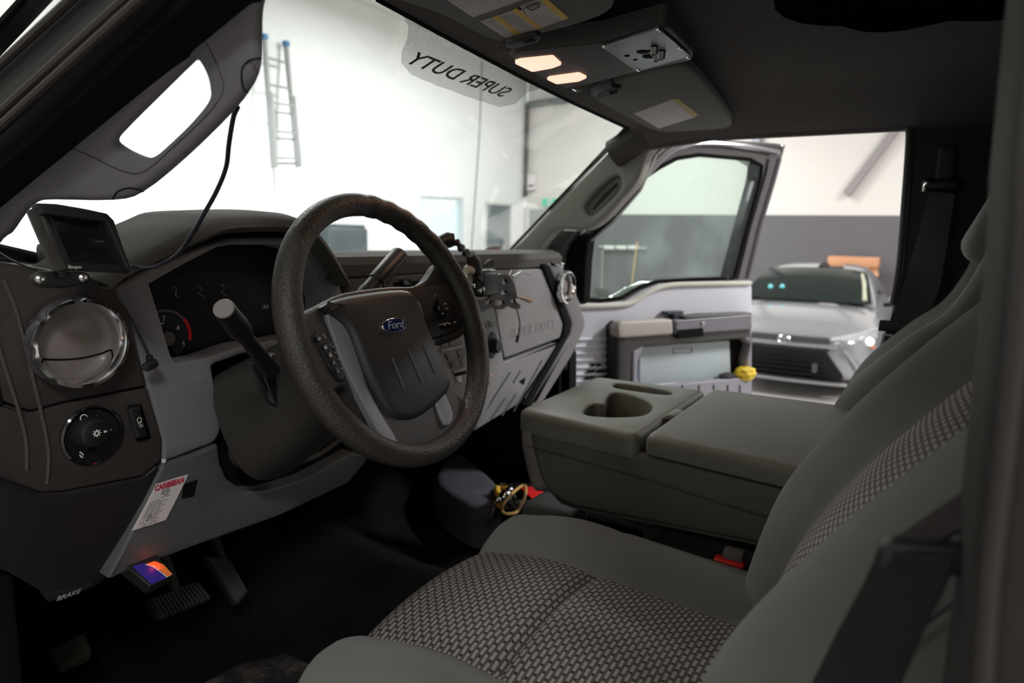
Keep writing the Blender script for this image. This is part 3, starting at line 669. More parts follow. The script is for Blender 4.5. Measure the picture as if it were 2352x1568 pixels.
# hood, fenders, nose
bm = B(); rows = []
for y, z, hw in ((.50, .80, .80), (.9, .74, .84), (1.4, .68, .86), (1.85, .60, .86), (2.0, .52, .86)):
    rows.append([(x*hw, y, z-.06*x*x) for x in [-1+2*k/12 for k in range(13)]])
loft(bm, rows); bmesh.ops.recalc_face_normals(bm, faces=bm.faces); bmesh.ops.solidify(bm, geom=bm.faces[:], thickness=-.02); obj('hood', bm, M['paint'], cab)
for s in (-1, 1):
    bm = B(); plate(bm, XF(s*.92), [(.55, -.25), (.70, -.25), (.80, .05), (1.0, .18), (1.3, .18), (1.5, .05), (1.6, -.25), (2.0, -.25), (2.02, .45), (1.9, .56), (.9, .70), (.55, .74)], thick=.08, h=.04, bev=.02); obj('fender', bm, M['paint'], cab)
    bm = B(); lathe(bm, (s*.80, 1.15, GZ+.40), (1, 0, 0), [(-.13, .34), (-.12, .40), (.12, .40), (.13, .34)], 32); obj('front_tire', bm, M['rubber'], cab)
    bm = B(); lathe(bm, (s*.80, -2.7, GZ+.40), (1, 0, 0), [(-.13, .34), (-.12, .40), (.12, .40), (.13, .34)], 32); obj('rear_tire', bm, M['rubber'], cab)
    bm = B(); box(bm, (s*.72, 2.04, .22), (.26, .06, .24), .03, seg=3); obj('headlight', bm, mat('truck_headlight', (.8, .8, .8), .2, emit=(1, 1, 1), es=2), cab)
bm = B(); box(bm, (0, 2.05, .18), (1.1, .05, .42), .03); obj('grille', bm, M['chrome'], cab)
bm = B(); box(bm, (0, 2.12, -.18), (1.86, .12, .22), .05); obj('bumper', bm, M['chrome'], cab)
bm = B(); box(bm, (0, -.2, -.16), (1.2, 4.4, .16), .02); obj('chassis', bm, M['matte'], cab)

# ================================================================ DASHBOARD
dash = thing('dashboard', (0, .15, .40), 'grey and black truck dashboard spanning the cab below the windshield', 'dashboard')
bm = B()
prof = [(.40, .80), (.38, .846), (.30, .850), (.10, .856), (.03, .858), (.005, .850), (-.004, .838), (.0, .82), (.012, .812), (.03, .808)]
loft(bm, [[(x, y+(.0 if abs(x) < .62 else .10*(abs(x)-.62)), z) for y, z in prof] for x in (-.27, -.1, .1, .3, .5, .6, .66)])
bmesh.ops.recalc_face_normals(bm, faces=bm.faces); bmesh.ops.solidify(bm, geom=bm.faces[:], thickness=-.004)
obj('top_pad', bm, mat('dash_pad', (.075, .070, .066), .7, bump=500, bs=.5), dash)
bm = B(); box(bm, (-.675, .23, .815), (.25, .34, .04), .012, seg=3); obj('side_pad', bm, MATS['dash_pad'], dash)
bm = B(); box(bm, (-.40, .27, .85), (.36, .20, .04), .01); obj('rear_pad', bm, MATS['dash_pad'], dash)
bm = B(); box(bm, (0, .245, .62), (1.52, .30, .36), .02); obj('inner_body', bm, M['matte'], dash)
# side pods
def pl_(nm, pts, m, par=None, fr=f0, h=0, th=.03, bev=.004, r=.006, holes=(), floor=None, lab=None, warp=None, hb=None, ang=40):
    q = fr.px(pts, h); hs = [fr.px(k, h) for k in holes]
    if r: q = rnd(q, r)
    bm = B(); plate(bm, fr, q, hs, thick=th, bev=bev, h=h, floor=floor, warp=warp, hbev=hb)
    return obj(nm, bm, m, par if par is not None else dash, ang=ang, label=lab)
pl_('vent_panel', [(-60, 590), (262, 642), (300, 740), (338, 886), (150, 922), (72, 944), (-60, 900)], M['dark'], r=.004, lab='brown black outer panel around the chrome vent')
pl_('switch_panel', [(-60, 904), (72, 947), (150, 926), (339, 890), (374, 1010), (370, 1058), (330, 1092), (150, 1128), (95, 1132), (-60, 1080)], M['dark'], r=.004)
fk = Fr((0, .0, .55), (1, 0, 0), (0, -.30, 1), (0, -1, -.3))
pl_('kick_panel', [(-60, 1086), (95, 1136), (150, 1132), (330, 1096), (366, 1068), (300, 1228), (247, 1326), (222, 1345), (140, 1384), (10, 1310), (-60, 1300)], M['darker'], fr=fk, r=.006)
seamline('panel_ridge', f0, [(8, 640), (40, 720), (72, 850), (98, 960), (112, 1040), (108, 1110)], dash, mat('ridge_dark', (.048, .043, .041), .6), .003, -.001)
seamline('panel_ridge', f0, [(-30, 700), (8, 830), (40, 930), (60, 1010), (62, 1080)], dash, mat('ridge_dark', (.048, .043, .041), .6), .003, -.001)
pl_('speaker_slot', [(-20, 860), (0, 880), (10, 930), (-10, 940)], M['matte'], h=.001, th=.01, bev=.001, r=.003)
pl_('release_plate', [(105, 1362), (215, 1338), (222, 1346), (112, 1384)], M['darker'], fr=fk, h=.004, th=.02, bev=.002, r=.002)
a, b_ = fk.uv(138, 1375, .006), fk.uv(178, 1361, .006)
text('brake_lettering', 'BRAKE', fk, (a[0]+b_[0])/2, (a[1]+b_[1])/2, .0105, mat('worn_marking', (.42, .44, .44), .7), dash, w=.0045, sx=1.0, shear=.25, rot=math.atan2(b_[1]-a[1], b_[0]-a[0]))
# silver bezel around the cluster
bez = pl_('cluster_bezel', [(262, 660), (340, 618), (480, 562), (530, 547), (645, 545), (705, 552), (735, 578), (770, 625), (800, 700), (800, 790), (640, 815), (560, 812), (486, 838), (504, 930), (509, 990), (495, 1016), (375, 1062), (372, 1010), (338, 886), (300, 740)], M['silver'], r=.008, th=.05, bev=.006, hb=.003,
    holes=[[(343, 652), (420, 608), (500, 567), (530, 562), (640, 562), (690, 575), (722, 620), (745, 690), (740, 760), (640, 780), (560, 793), (470, 824), (405, 835), (392, 815), (362, 712)]], h=-.002, lab='grey bezel framing the instrument cluster')
bm = B(); c = f0.px([(330, 640), (500, 555), (650, 550), (700, 560), (760, 690), (750, 790), (560, 820), (400, 850), (380, 820)]); plate(bm, YF(.06), c, thick=.01, bev=.001); obj('cluster_lens', bm, mat('cluster_face', (.010, .011, .014), .35), dash)
fg = YF(.056)
cx_, cv_ = fg.uv(378, 775); rr_ = cv_-fg.uv(376, 712)[1]; rr_ = abs(rr_)
def arc(nm, a0, a1, r0, r1, m, h=.0):
    bm = B(); n = 16; A = [(cx_+r0*cos(radians(a0+(a1-a0)*k/n)), cv_+r0*sin(radians(a0+(a1-a0)*k/n))) for k in range(n+1)]
    Bb = [(cx_+r1*cos(radians(a0+(a1-a0)*k/n)), cv_+r1*sin(radians(a0+(a1-a0)*k/n))) for k in range(n+1)][::-1]
    plate(bm, fg, A+Bb, thick=.001, bev=.0001, h=.001, seg=1); return obj(nm, bm, m, dash, smooth=False)
arc('dial_ring', 40, 130, rr_*.93, rr_*1.03, mat('dial_grey', (.10, .11, .13), .6)); arc('dial_red_zone', -12, 39, rr_*.93, rr_*1.06, mat('dial_red', (.55, .01, .02), .5))
arc('dial_face', -60, 200, 0.001, rr_*.90, mat('dial_blue', (.008, .010, .022), .5))
for s, px, py, sz in (('3', 374, 731, .011), ('4', 407, 753, .011), ('5', 420, 789, .011), ('x1000', 366, 743, .005)):
    text('dial_number', s, fg, *fg.uv(px, py), sz, M['mark'], dash, w=.002, th=.0002)
bm = B(); lathe(bm, fg.P(*fg.uv(380, 777), .0), (0, -1, 0), [(0, .012), (.008, .011), (.009, .004)], 24); obj('dial_hub', bm, mat('hub_grey', (.10, .10, .095), .5), dash)
for pts in (((394, 663), (398, 658), (404, 662), (401, 676), (408, 684)), ((450, 657), (458, 658), (462, 668), (452, 672), (468, 682)), ((504, 654), (510, 653), (514, 662), (506, 672), (520, 680))):
    bm = B(); tube(bm, [fg.P(*fg.uv(x, y), .002) for x, y in pts], .0007, 5); obj('small_gauge_mark', bm, mat('gauge_grey', (.22, .22, .22), .5), dash)
text('odometer_digits', '184', fg, *fg.uv(607, 705), .011, mat('gauge_grey', (.22, .22, .22), .5), dash, w=.002)
# hood brow over the cluster
arch = [(252, 660), (300, 628), (390, 584), (480, 543), (530, 527), (650, 523), (705, 531), (738, 560), (772, 608), (800, 655)]
A = crv(f0.px(arch, .03), 4); bm = B(); rows = []
for i, (u, v) in enumerate(A):
    a = Vec(A[max(0, i-1)]); b_ = Vec(A[min(len(A)-1, i+1)]); d = (b_-a).normalized(); n = Vec((-d.y, d.x))
    if n.y < 0 and abs(n.y) > .3: n = -n
    e = min(1, .45+.55*sin(pi*min(1, max(0, i/(len(A)-1)))))
    row = []
    for y, k in ((.02, -.004), (-.02, -.003), (-.030, .003), (-.028, .009), (-.015, .017), (.01, .023), (.06, .026), (.16, .024), (.30, .010), (.36, -.008)):
        row.append((u+n.x*k*e, y, v+n.y*k*e-(.03 if y > .28 else 0)))
    rows.append(row)
loft(bm, rows); bmesh.ops.recalc_face_normals(bm, faces=bm.faces); bmesh.ops.solidify(bm, geom=bm.faces[:], thickness=-.003)
obj('cluster_hood', bm, mat('hood_pad', (.062, .057, .050), .75, bump=420, bs=.8), dash, ang=70)
# knee panel
fn_ = Fr((0, .0, .56), (1, 0, 0), (0, -.12, 1), (0, -1, -.1))
kp = pl_('knee_panel', [(376, 1064), (440, 1046), (502, 1020), (506, 1062), (522, 1100), (560, 1128), (612, 1128), (700, 1100), (760, 1068), (810, 1040), (850, 1050), (800, 1110), (640, 1186), (460, 1250), (248, 1331), (300, 1229)], M['steelgrey'], fr=fn_, r=.004, th=.03, bev=.005)
pl_('hook_recess', [(421, 1112), (455, 1100), (446, 1140), (418, 1146)], M['matte'], par=kp, fr=fn_, h=.0006, th=.004, bev=.0004, r=.002)
pl_('panel_clip', [(374, 1056), (382, 1054), (382, 1062), (375, 1064)], M['mark'], par=kp, fr=fn_, h=.002, th=.004, bev=.0004, r=0)
# black well under the column
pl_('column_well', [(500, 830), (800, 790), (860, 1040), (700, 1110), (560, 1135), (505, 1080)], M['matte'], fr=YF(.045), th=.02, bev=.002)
# bowl edge
seamline('well_edge', f0, [(540, 1000), (532, 1040), (548, 1066), (590, 1062), (640, 1070), (720, 1050), (780, 1010)], dash, M['darker'], .006, .01)
# round vents with chrome rings
def vent(fr, c, r, name_label, px_ring=True, sq=1.0):
    v = thing('air_vent', fr.P(c[0], c[1], 0), name_label, 'air vent')
    bm = B(); n = 72; out = []; rw = []
    ring = [(r*.765, -.014), (r*.78, .001), (r*.80, .004), (r*.88, .012), (r*.955, .011), (r, 0.003), (r*.99, -.008)]
    for k in range(n):
        a = 2*pi*k/n; notch = .96 if (k % 9) in (0, 1) else 1
        rw.append([fr.P(c[0]+q*(notch if j > 3 else 1)*cos(a), c[1]+q*(notch if j > 3 else 1)*sin(a)*sq, w) for j, (q, w) in enumerate(ring)])
    rw.append(rw[0]); loft(bm, rw); bmesh.ops.remove_doubles(bm, verts=bm.verts, dist=1e-6); obj('vent_ring', bm, M['chrome'], v, ang=25)
    bm = B(); lathe(bm, fr.P(c[0], c[1], -.060), fr.n, [(0, r*.80), (.03, r*.80), (.031, r*.78)], 48); obj('vent_housing', bm, M['dark'], v)
    face = mat('vent_face', (.25, .215, .205), .45, .2)
    # two flaps: upper dished, lower, with a dark slot between
    def flap(lo, hi, nm, dish):
        bm = B(); R = r*.785; pts = []
        yl = lambda x: c[1]+lo*R-.05*R*(1-(x/R)**2)*6*.3
        N = 28; top = []; bot = []
        for k in range(N+1):
            x = -R+2*R*k/N; z = sqrt(max(0, R*R-x*x))
            hi_ = min(z, hi*R+.12*R*(1-(x/R)**2)*(-1)); lo_ = max(-z, lo*R-.12*R*(1-(x/R)**2))
            top.append((x, max(hi_, lo_))); bot.append((x, lo_))
        rows = []
        for t in range(9):
            q = t/8; rows.append([])
            for (x, zt), (_, zb) in zip(top, bot):
                z = zb+(zt-zb)*q; d = -.020*(1-min(1, ((x+.0)**2+(z-R*.35)**2)/(R*.62)**2))**1 if dish else .0
                if dish: d = -.004*math.exp(-((x)**2+(z-R*.45)**2)/(R*.35)**2)
                rows[-1].append(fr.P(c[0]+x, c[1]+z*sq, -.002+d-.010*((x*x+z*z)/(R*R))))
        loft(bm, rows); bmesh.ops.remove_doubles(bm, verts=bm.verts, dist=1e-5); bmesh.ops.recalc_face_normals(bm, faces=bm.faces)
        obj(nm, bm, face, v, ang=60)
    flap(-.30, 2, 'vent_flap', True); flap(-2, -.34, 'vent_flap', False)
    for cv_p in ([(x_/10, -.32-.12*(1-(x_/10)**2)) for x_ in range(-9, 10, 2)],):
        bm = B(); tube(bm, [fr.P(c[0]+a*r*.785, c[1]+b*r*.785*sq, -.0022-.010*(a*a+b*b)) for a, b in crv(cv_p, 3)], .0014, 6); obj('flap_slot', bm, M['matte'], v)
    return v
vc = f0.uv(183, 787); vent(YF(-.017), YF(-.017).uv(183, 787), .061, 'round chrome ringed air vent at the driver end of the dash', sq=.98)
fpv = YF(-.018); pc = fpv.uv(1299, 660); vent(fpv, pc, .050, 'round chrome ringed air vent at the passenger end of the dash')
cc = YF(-.03).uv(1085, 645); vent(YF(-.03), cc, .040, 'round chrome ringed air vent behind the black phone holder')
# headlight switch
kc = f0.uv(211, 998)
hs = thing('headlight_switch', f0.P(kc[0], kc[1], 0), 'round black headlight switch with white symbols on the outer dash panel', 'switch')
bm = B(); lathe(bm, f0.P(*kc, -.006), (0, -1, 0), [(0, .040), (.010, .0405), (.012, .038), (.007, .034), (.006, .02)], 40); obj('switch_ring', bm, M['gloss'], hs)
bm = B(); kx = f0.uv(222, 995, .02); lathe(bm, f0.P(kx[0], kx[1], .0), (0, -1, 0), [(0, .0235), (.006, .0230), (.014, .0205), (.019, .0185), (.021, .015), (.0205, .0)], 40); obj('switch_knob', bm, M['black'], hs)
for px, py, pts in ((192, 959, 'o'),):
    u, v = f0.uv(px, py, .007); bm = B(); tube(bm, [f0.P(u+.0042*cos(a), v+.0042*sin(a), .0075) for a in [2*pi*k/16 for k in range(16)]], .0007, 5, closed=True); obj('off_mark', bm, M['mark'], hs)
for nm, pts in (('parking_mark', [(209, 958), (216, 957), (222, 954)]), ('parking_mark', [(209, 962), (216, 960), (222, 962)]), ('low_beam_mark', [(234, 967), (240, 967), (243, 971)]), ('mirror_mark', [(183, 1038), (188, 1040), (191, 1045)]), ('mirror_mark', [(183, 1044), (186, 1049), (191, 1050)])):
    bm = B(); tube(bm, [f0.P(*f0.uv(x, y, .008), .008) for x, y in pts], .0009, 5); obj(nm, bm, M['mark'], hs)
bm = B(); p1, p2 = f0.uv(240, 991, .0215), f0.uv(254, 987, .0160); tube(bm, [f0.P(*p1, .0215), f0.P(*p2, .0160)], .0016, 6); obj('pointer_mark', bm, M['mark'], hs)
bm = B(); u, v = f0.uv(223, 995, .023)
for k in range(8):
    a = 2*pi*k/8; tube(bm, [f0.P(u+.0030*cos(a), v+.0030*sin(a), .0225), f0.P(u+.0052*cos(a), v+.0052*sin(a), .0225)], .0008, 5)
tube(bm, [f0.P(u+.0026*cos(a), v+.0026*sin(a), .0225) for a in [2*pi*k/14 for k in range(14)]], .0009, 5, closed=True); obj('sun_mark', bm, M['mark'], hs)
# dimmer rocker
rk = thing('dimmer_switch', f0.P(*f0.uv(318, 975), 0), 'small black rocker switch with white light symbol right of the headlight switch', 'switch')
pl_('switch_frame', [(290, 930), (326, 926), (349, 1008), (313, 1016)], M['gloss'], par=rk, h=.002, th=.01, bev=.001, r=.005, holes=[[(294, 936), (323, 932), (344, 1004), (315, 1010)]])
pl_('rocker', [(296, 938), (322, 934), (343, 1003), (316, 1008)], M['black'], par=rk, h=.004, th=.01, bev=.003, r=.003)
u, v = f0.uv(320, 964, .005); bm = B(); tube(bm, [f0.P(u+.003*cos(a), v+.0036*sin(a), .0052) for a in [2*pi*k/14 for k in range(14)]], .0005, 5, closed=True)
for k in range(3):
    x, y = f0.uv(321+2*k, 972+4*k, .005); tube(bm, [f0.P(x-.0025, y, .0052), f0.P(x+.0025, y+.001, .0052)], .0006, 5)
obj('light_mark', bm, M['mark'], rk)
# centre stack
fs = YF(-.045)
st = pl_('centre_stack', [(960, 700), (1060, 672), (1128, 665), (1140, 720), (1160, 835), (1150, 880), (1100, 985), (1000, 985), (960, 860)], M['stack'], fr=fs, r=.01, th=.08, bev=.008, ang=40)
for q in ([(1008, 778), (1026, 774), (1031, 794), (1016, 798)], [(1029, 773), (1056, 768), (1061, 789), (1034, 794)], [(1024, 812), (1049, 807), (1053, 824), (1031, 829)], [(1051, 806), (1068, 802), (1069, 820), (1055, 823)], [(1033, 833), (1056, 829), (1059, 842), (1040, 846)], [(1058, 828), (1069, 825), (1070, 840), (1061, 842)], [(1100, 740), (1109, 739), (1112, 754), (1103, 756)], [(1111, 739), (1120, 738), (1124, 752), (1114, 754)], [(1122, 738), (1131, 737), (1135, 750), (1125, 752)]):
    pl_('stack_button', q, mat('button_grey', (.13, .125, .125), .5), par=st, fr=fs, h=.004, th=.006, bev=.0012, r=.002)
pl_('pale_button', [(1050, 866), (1061, 863), (1062, 876), (1053, 878)], M['mark'], par=st, fr=fs, h=.004, th=.006, bev=.001, r=.001)
for q in ([(1012, 803), (1066, 792), (1067, 797), (1015, 809)], [(1041, 851), (1070, 844), (1071, 850), (1044, 857)]):
    pl_('stack_strip', q, mat('strip_pale', (.32, .31, .31), .4), par=st, fr=fs, h=.003, th=.006, bev=.001, r=.001)
pl_('dark_slot', [(1044, 858), (1071, 852), (1072, 858), (1047, 864)], M['matte'], par=st, fr=fs, h=.002, th=.006, bev=.0005, r=.001)
kn = fs.uv(1131, 792); bm = B(); plate(bm, fs, circ(kn[0], kn[1], .020, 32, .033), thick=.004, h=.002, bev=.001); obj('knob_recess', bm, M['dark'], st)
bm = B(); lathe(bm, fs.P(kn[0]+.002, kn[1]-.002, .0), (0, -1, 0), [(0, .019), (.016, .017), (.019, .013), (.019, 0)], 28); obj('fan_knob', bm, M['black'], st)
# upper centre: dark console of vents with brown surround
pl_('centre_upper', [(795, 640), (960, 628), (1060, 622), (1140, 612), (1135, 660), (1050, 690), (960, 715), (840, 730), (800, 700)], M['dark'], h=.005, th=.04, r=.01, bev=.006)
pl_('centre_vent_slot', [(905, 648), (985, 643), (990, 668), (912, 675)], M['matte'], h=.0065, th=.004, r=.004, bev=.001)
pl_('hazard_button', [(925, 641), (945, 640), (946, 654), (927, 656)], M['gloss'], h=.012, th=.012, r=.004, bev=.002)
# glove boxes
gl_ = mat('glove_grey', (.235, .23, .235), .55, bump=1100, bs=.12)
gb = pl_('upper_glove_door', [(1128, 620), (1246, 617), (1296, 742), (1287, 776), (1158, 824), (1140, 720)], gl_, h=.004, th=.03, r=.008, bev=.005)
a, b_ = f0.uv(1162, 772, .006), f0.uv(1282, 742, .006)
text('pad_lettering', 'SUPER DUTY', f0, (a[0]+b_[0])/2, (a[1]+b_[1])/2, .040, mat('embossed_grey', (.19, .185, .19), .5), gb, w=.0035, rot=math.atan2(b_[1]-a[1], b_[0]-a[0]), sx=1.12, th=.0012, shear=.15)
lg = pl_('lower_glove_door', [(1160, 830), (1288, 785), (1206, 905), (1195, 926), (1090, 990), (1075, 960)], gl_, h=.004, th=.03, r=.006, bev=.005)
for q in ([(1172, 855), (1100, 968)], [(1245, 828), (1180, 945)], [(1265, 820), (1205, 915)], [(1160, 915), (1128, 962)], [(1185, 905), (1153, 955)], [(1145, 870), (1120, 905)], [(1195, 852), (1180, 878)]):
    x, y = f0.uv(*q[0], .005); x2, y2 = f0.uv(*q[1], .005); bm = B(); tube(bm, [f0.P(x, y, .004), f0.P(x2, y2, .004)], .003, 6); obj('rib_groove', bm, M['darker'], lg)
pl_('latch_recess', [(1192, 876), (1208, 866), (1203, 884)], M['matte'], par=lg, h=.005, th=.003, bev=.0004, r=0)
# black channel and grey end cap at the passenger end
pl_('black_channel', [(1244, 606), (1256, 606), (1312, 742), (1308, 768), (1214, 935), (1200, 930), (1293, 774), (1297, 742)], M['matte'], h=.010, th=.03, bev=.003, r=.004)
ec = mat('end_grey', (.17, .165, .17), .55, bump=1100, bs=.12)
pl_('end_cap', [(1257, 600), (1290, 606), (1312, 640), (1335, 700), (1346, 742), (1340, 764), (1316, 816), (1250, 922), (1220, 935), (1310, 770), (1314, 742)], ec, h=.006, th=.08, bev=.010, r=.01)
# ================================================================ STEERING COLUMN AND WHEEL
T = radians(21.75); W0 = Vec((-.429, -.306, .770)); fw = Fr(W0, (1, 0, 0), (0, sin(T), cos(T)), (0, -cos(T), sin(T))); NW = fw.n
col = thing('steering_column', W0-NW*.2, 'dark plastic steering column shroud behind the wheel with tilt controls', 'steering column')
bm = B(); rows = []
for d, hw, hu, hd in ((.055, .050, .045, .045), (.07, .062, .055, .060), (.14, .070, .055, .085), (.22, .074, .050, .12), (.34, .078, .045, .15)):
    rows.append([W0-NW*d+fw.eu*(hw*math.copysign(abs(cos(a))**.7, cos(a)))+fw.ev*((hu if sin(a) > 0 else hd)*math.copysign(abs(sin(a))**.7, sin(a))-.01) for a in [2*pi*k/28 for k in range(28)]])
loft(bm, rows, True, True, True); obj('shroud', bm, mat('shroud_grey', (.034, .032, .029), .55, bump=800, bs=.2), col, ang=50)
fc = YF(-.14)
q = [(598, 842), (616, 838), (640, 880), (672, 925), (676, 944), (660, 955), (642, 945), (620, 900)]
pl_('control_strip', q, M['gloss'], par=col, fr=fc, h=.0, th=.02, bev=.003, r=.003)
u, v = fc.uv(657, 932); bm = B(); lathe(bm, fc.P(u, v, .0), (0, -1, 0), [(0, .0105), (.003, .0105), (.004, .0085)], 28); obj('pedal_button', bm, M['black'], col)
bm = B(); tube(bm, [fc.P(*fc.uv(x, y), .005) for x, y in ((652, 929), (656, 927), (662, 929), (664, 934), (659, 935), (652, 934))], .0006, 5, closed=True); obj('pedal_mark', bm, M['mark'], col)
pl_('pale_edge', [(640, 950), (652, 958), (670, 955), (680, 945), (676, 962), (660, 968), (646, 962)], mat('pale_lip', (.26, .25, .22), .5), par=col, fr=fc, h=-.002, th=.01, bev=.002, r=.002)
# turn signal stalk
ts = thing('turn_signal_stalk', at(620, 845, 'y', -.16), 'black turn signal stalk with grey end cap left of the steering wheel', 'stalk')
A = at(513, 707, 'y', -.25); Bp = at(618, 845, 'y', -.165); d = (Bp-A).normalized()
bm = B(); tube(bm, [A+d*t for t in (.002, .02, .05, .062, .085, (Bp-A).length+.01)], [.0125, .0128, .0140, .0135, .0095, .0125], 24); obj('stalk_body', bm, M['black'], ts)
bm = B(); lathe(bm, A+d*.003, -d, [(0, .0125), (.002, .0122), (.003, .0112)], 28); obj('end_cap', bm, mat('cap_grey', (.22, .20, .19), .5), ts)
bm = B(); lathe(bm, A+d*.045, d, [(0, .0142), (.0015, .0145), (.003, .0142)], 28, cap=False); obj('twist_ring', bm, M['gloss'], ts)
bm = B(); q = at(622, 820, 'y', -.17); lathe(bm, q, (-.3, -1, .3), [(0, .007), (.004, .006), (.006, .003)], 14); obj('pivot_cap', bm, M['steel'], ts)
# gear lever
gs = thing('gear_lever', at(840, 665, 'y', -.17), 'black column gear lever with ribbed handle rising behind the wheel', 'gear lever')
A, Bp = at(842, 672, 'y', -.17), at(921, 583, 'y', -.17); d = (Bp-A).normalized()
bm = B(); Ln = (Bp-A).length; tube(bm, [A+d*Ln*t for t in (-.3, .0, .08, .25, .27, .95, 1.0)], [.012, .015, .0135, .0135, .0155, .0165, .013], 20); obj('lever_handle', bm, M['black'], gs)
for k in range(5):
    a = radians(150+k*25); s = d.orthogonal().normalized(); t_ = d.cross(s); bm = B(); o_ = (s*cos(a)+t_*sin(a))*.0155; tube(bm, [A+d*Ln*.3+o_, A+d*Ln*.92+o_*1.03], .0012, 5); obj('handle_rib', bm, M['gloss'], gs)
sw = thing('steering_wheel', W0, 'black four spoke steering wheel with oval blue badge in the hub', 'steering wheel')
bm = B(); N = 120; rr = []; pts = []
for k in range(N):
    a = 2*pi*k/N; deg = math.degrees(a)
    bump = .0010*sin(deg/360*2*pi*36) if (38 < deg < 88) else 0
    rr.append(.0172+.0012*cos(2*a)+bump); pts.append(fw.P(.1815*cos(a), .1815*sin(a), 0))
tube(bm, pts, rr, 20, closed=True); obj('rim', bm, M['leather'], sw, ang=80)
def wpl(nm, pts, m, h=0, th=.01, bev=.002, r=.004, par=None, uv=None, lab=None, smoothc=0, holes=(), ang=40, warp=None):
    q = uv if uv else fw.px(pts, h)
    q = crv(q, smoothc, True) if smoothc else (rnd(q, r) if r else q)
    bm = B(); plate(bm, fw, q, holes, thick=th, bev=bev, h=h, warp=warp); return obj(nm, bm, m, par or sw, ang=ang, label=lab)
hub = [(-.176, .030), (-.150, .037), (-.115, .046), (-.06, .060), (.03, .064), (.085, .062), (.115, .070), (.150, .095), (.172, .055), (.175, .015), (.163, -.018), (.150, -.030), (.125, -.034), (.095, -.034), (.090, -.07), (.094, -.115), (.108, -.138), (.06, -.170), (0, -.180), (-.06, -.170), (-.080, -.160), (-.092, -.115), (-.110, -.070), (-.135, -.066), (-.155, -.075), (-.165, -.068), (-.175, -.03)]
def dish(p):  # spokes fall back toward the hub, the rim stays forward
    q = p-W0; r = sqrt(q.dot(fw.eu)**2+q.dot(fw.ev)**2); return p-NW*.020*max(0, min(1, (.175-r)/.07))
wpl('spokes', None, mat('spoke_plastic', (.034, .030, .027), .5, bump=500, bs=.45), h=.004, th=.022, bev=.006, uv=densify(crv(hub, 3, True), .02), warp=dish, ang=60)
cover = [(742, 702), (790, 680), (860, 667), (928, 661), (955, 672), (970, 702), (1002, 780), (1034, 856), (1041, 882), (1026, 912), (988, 944), (960, 962), (928, 966), (903, 952), (884, 925), (850, 862), (826, 802), (806, 752), (778, 722)]
cvr = wpl('airbag_cover', cover, mat('airbag_plastic', (.020, .0185, .0175), .48, bump=900, bs=.3), h=.002, th=.04, bev=.012, smoothc=3)
wpl('silver_strip', [(772, 712), (800, 722), (822, 745), (848, 812), (880, 915), (917, 1012), (882, 1004), (848, 915), (812, 830), (792, 772)], M['silver'], h=.012, th=.012, bev=.003, smoothc=3, warp=dish)
q = fw.px([(772, 712), (800, 722), (822, 745), (848, 812), (880, 915), (917, 1012), (882, 1004), (848, 915), (812, 830), (792, 772)], -.012)
wpl('silver_strip', None, M['silver'], h=.012, th=.012, bev=.003, warp=dish, uv=crv([(-u-.012, v) for u, v in q], 3, True))
for q in ([(901, 822), (928, 893)], [(938, 803), (970, 880)], [(972, 790), (1000, 858)]):
    x, y = fw.uv(*q[0], .002); x2, y2 = fw.uv(*q[1], .002); bm = B(); tube(bm, [fw.P(x, y, .0015), fw.P(x2, y2, .0015)], .0022, 8); obj('cover_rib', bm, mat('rib_lighter', (.055, .052, .05), .45), cvr)
# badge
bc = fw.uv(905, 747, .004)
bm = B(); plate(bm, fw, circ(bc[0], bc[1], .0245, 40, .0108), thick=.006, h=.0055, bev=.0015); bdg = obj('badge', bm, M['chrome'], sw)
bm = B(); plate(bm, fw, circ(bc[0], bc[1], .0228, 40, .0093), thick=.004, h=.0062, bev=.0004); obj('badge_field', bm, mat('badge_blue', (.006, .012, .055), .15, coat=1), bdg)
text('badge_script', 'Ford', fw, bc[0], bc[1], .0165, mat('badge_letters', (.55, .55, .58), .3, .6), bdg, w=.0067, shear=.30, sx=1.05, th=.0002, bold=.00012)
# button pods
lb = wpl('left_button_pod', [(729, 764), (746, 751), (770, 770), (800, 822), (815, 858), (798, 873), (772, 845), (748, 800)], M['black'], h=.0085, th=.012, bev=.003, r=.005, warp=dish)
for q in ([(733, 769), (747, 762), (752, 774), (740, 781)], [(750, 785), (762, 779), (770, 794), (758, 801)], [(762, 802), (774, 796), (782, 812), (770, 818)], [(773, 821), (782, 815), (788, 828), (779, 834)], [(781, 838), (791, 833), (797, 848), (787, 854)]):
    wpl('pod_button', q, M['gloss'], h=.0105, th=.006, bev=.0012, r=.002, par=lb, warp=dish)
for x, y in ((741, 770), (745, 775), (760, 790), (766, 795), (773, 808), (780, 824), (786, 845)):
    bm = B(); u, v = fw.uv(x, y, -.0035); box(bm, dish(fw.P(u, v, .0108)), (.0035, .0011, .0011)); obj('button_mark', bm, mat('dim_marking', (.30, .30, .29), .5), lb)
rb = wpl('right_button_pod', [(944, 672), (1005, 660), (1030, 656), (1046, 684), (1074, 740), (1062, 757), (1000, 776), (985, 762)], M['black'], h=.0055, th=.012, bev=.003, r=.008, warp=dish)
u, v = fw.uv(1019, 706, -.003); bm = B(); lathe(bm, dish(fw.P(u, v, .005)), NW, [(0, .0175), (.003, .017), (.004, .0145), (.003, .008), (.003, 0)], 28); obj('round_pad', bm, M['gloss'], rb)
for x, y in ((1008, 700), (1010, 712), (1021, 718), (1028, 708), (1024, 697), (985, 681), (991, 680), (1003, 677), (1027, 744), (1035, 742), (1044, 740)):
    bm = B(); q = fw.uv(x, y, -.002); box(bm, dish(fw.P(q[0], q[1], .0095)), (.0042, .0014, .0014)); obj('button_mark', bm, M['mark'], rb)
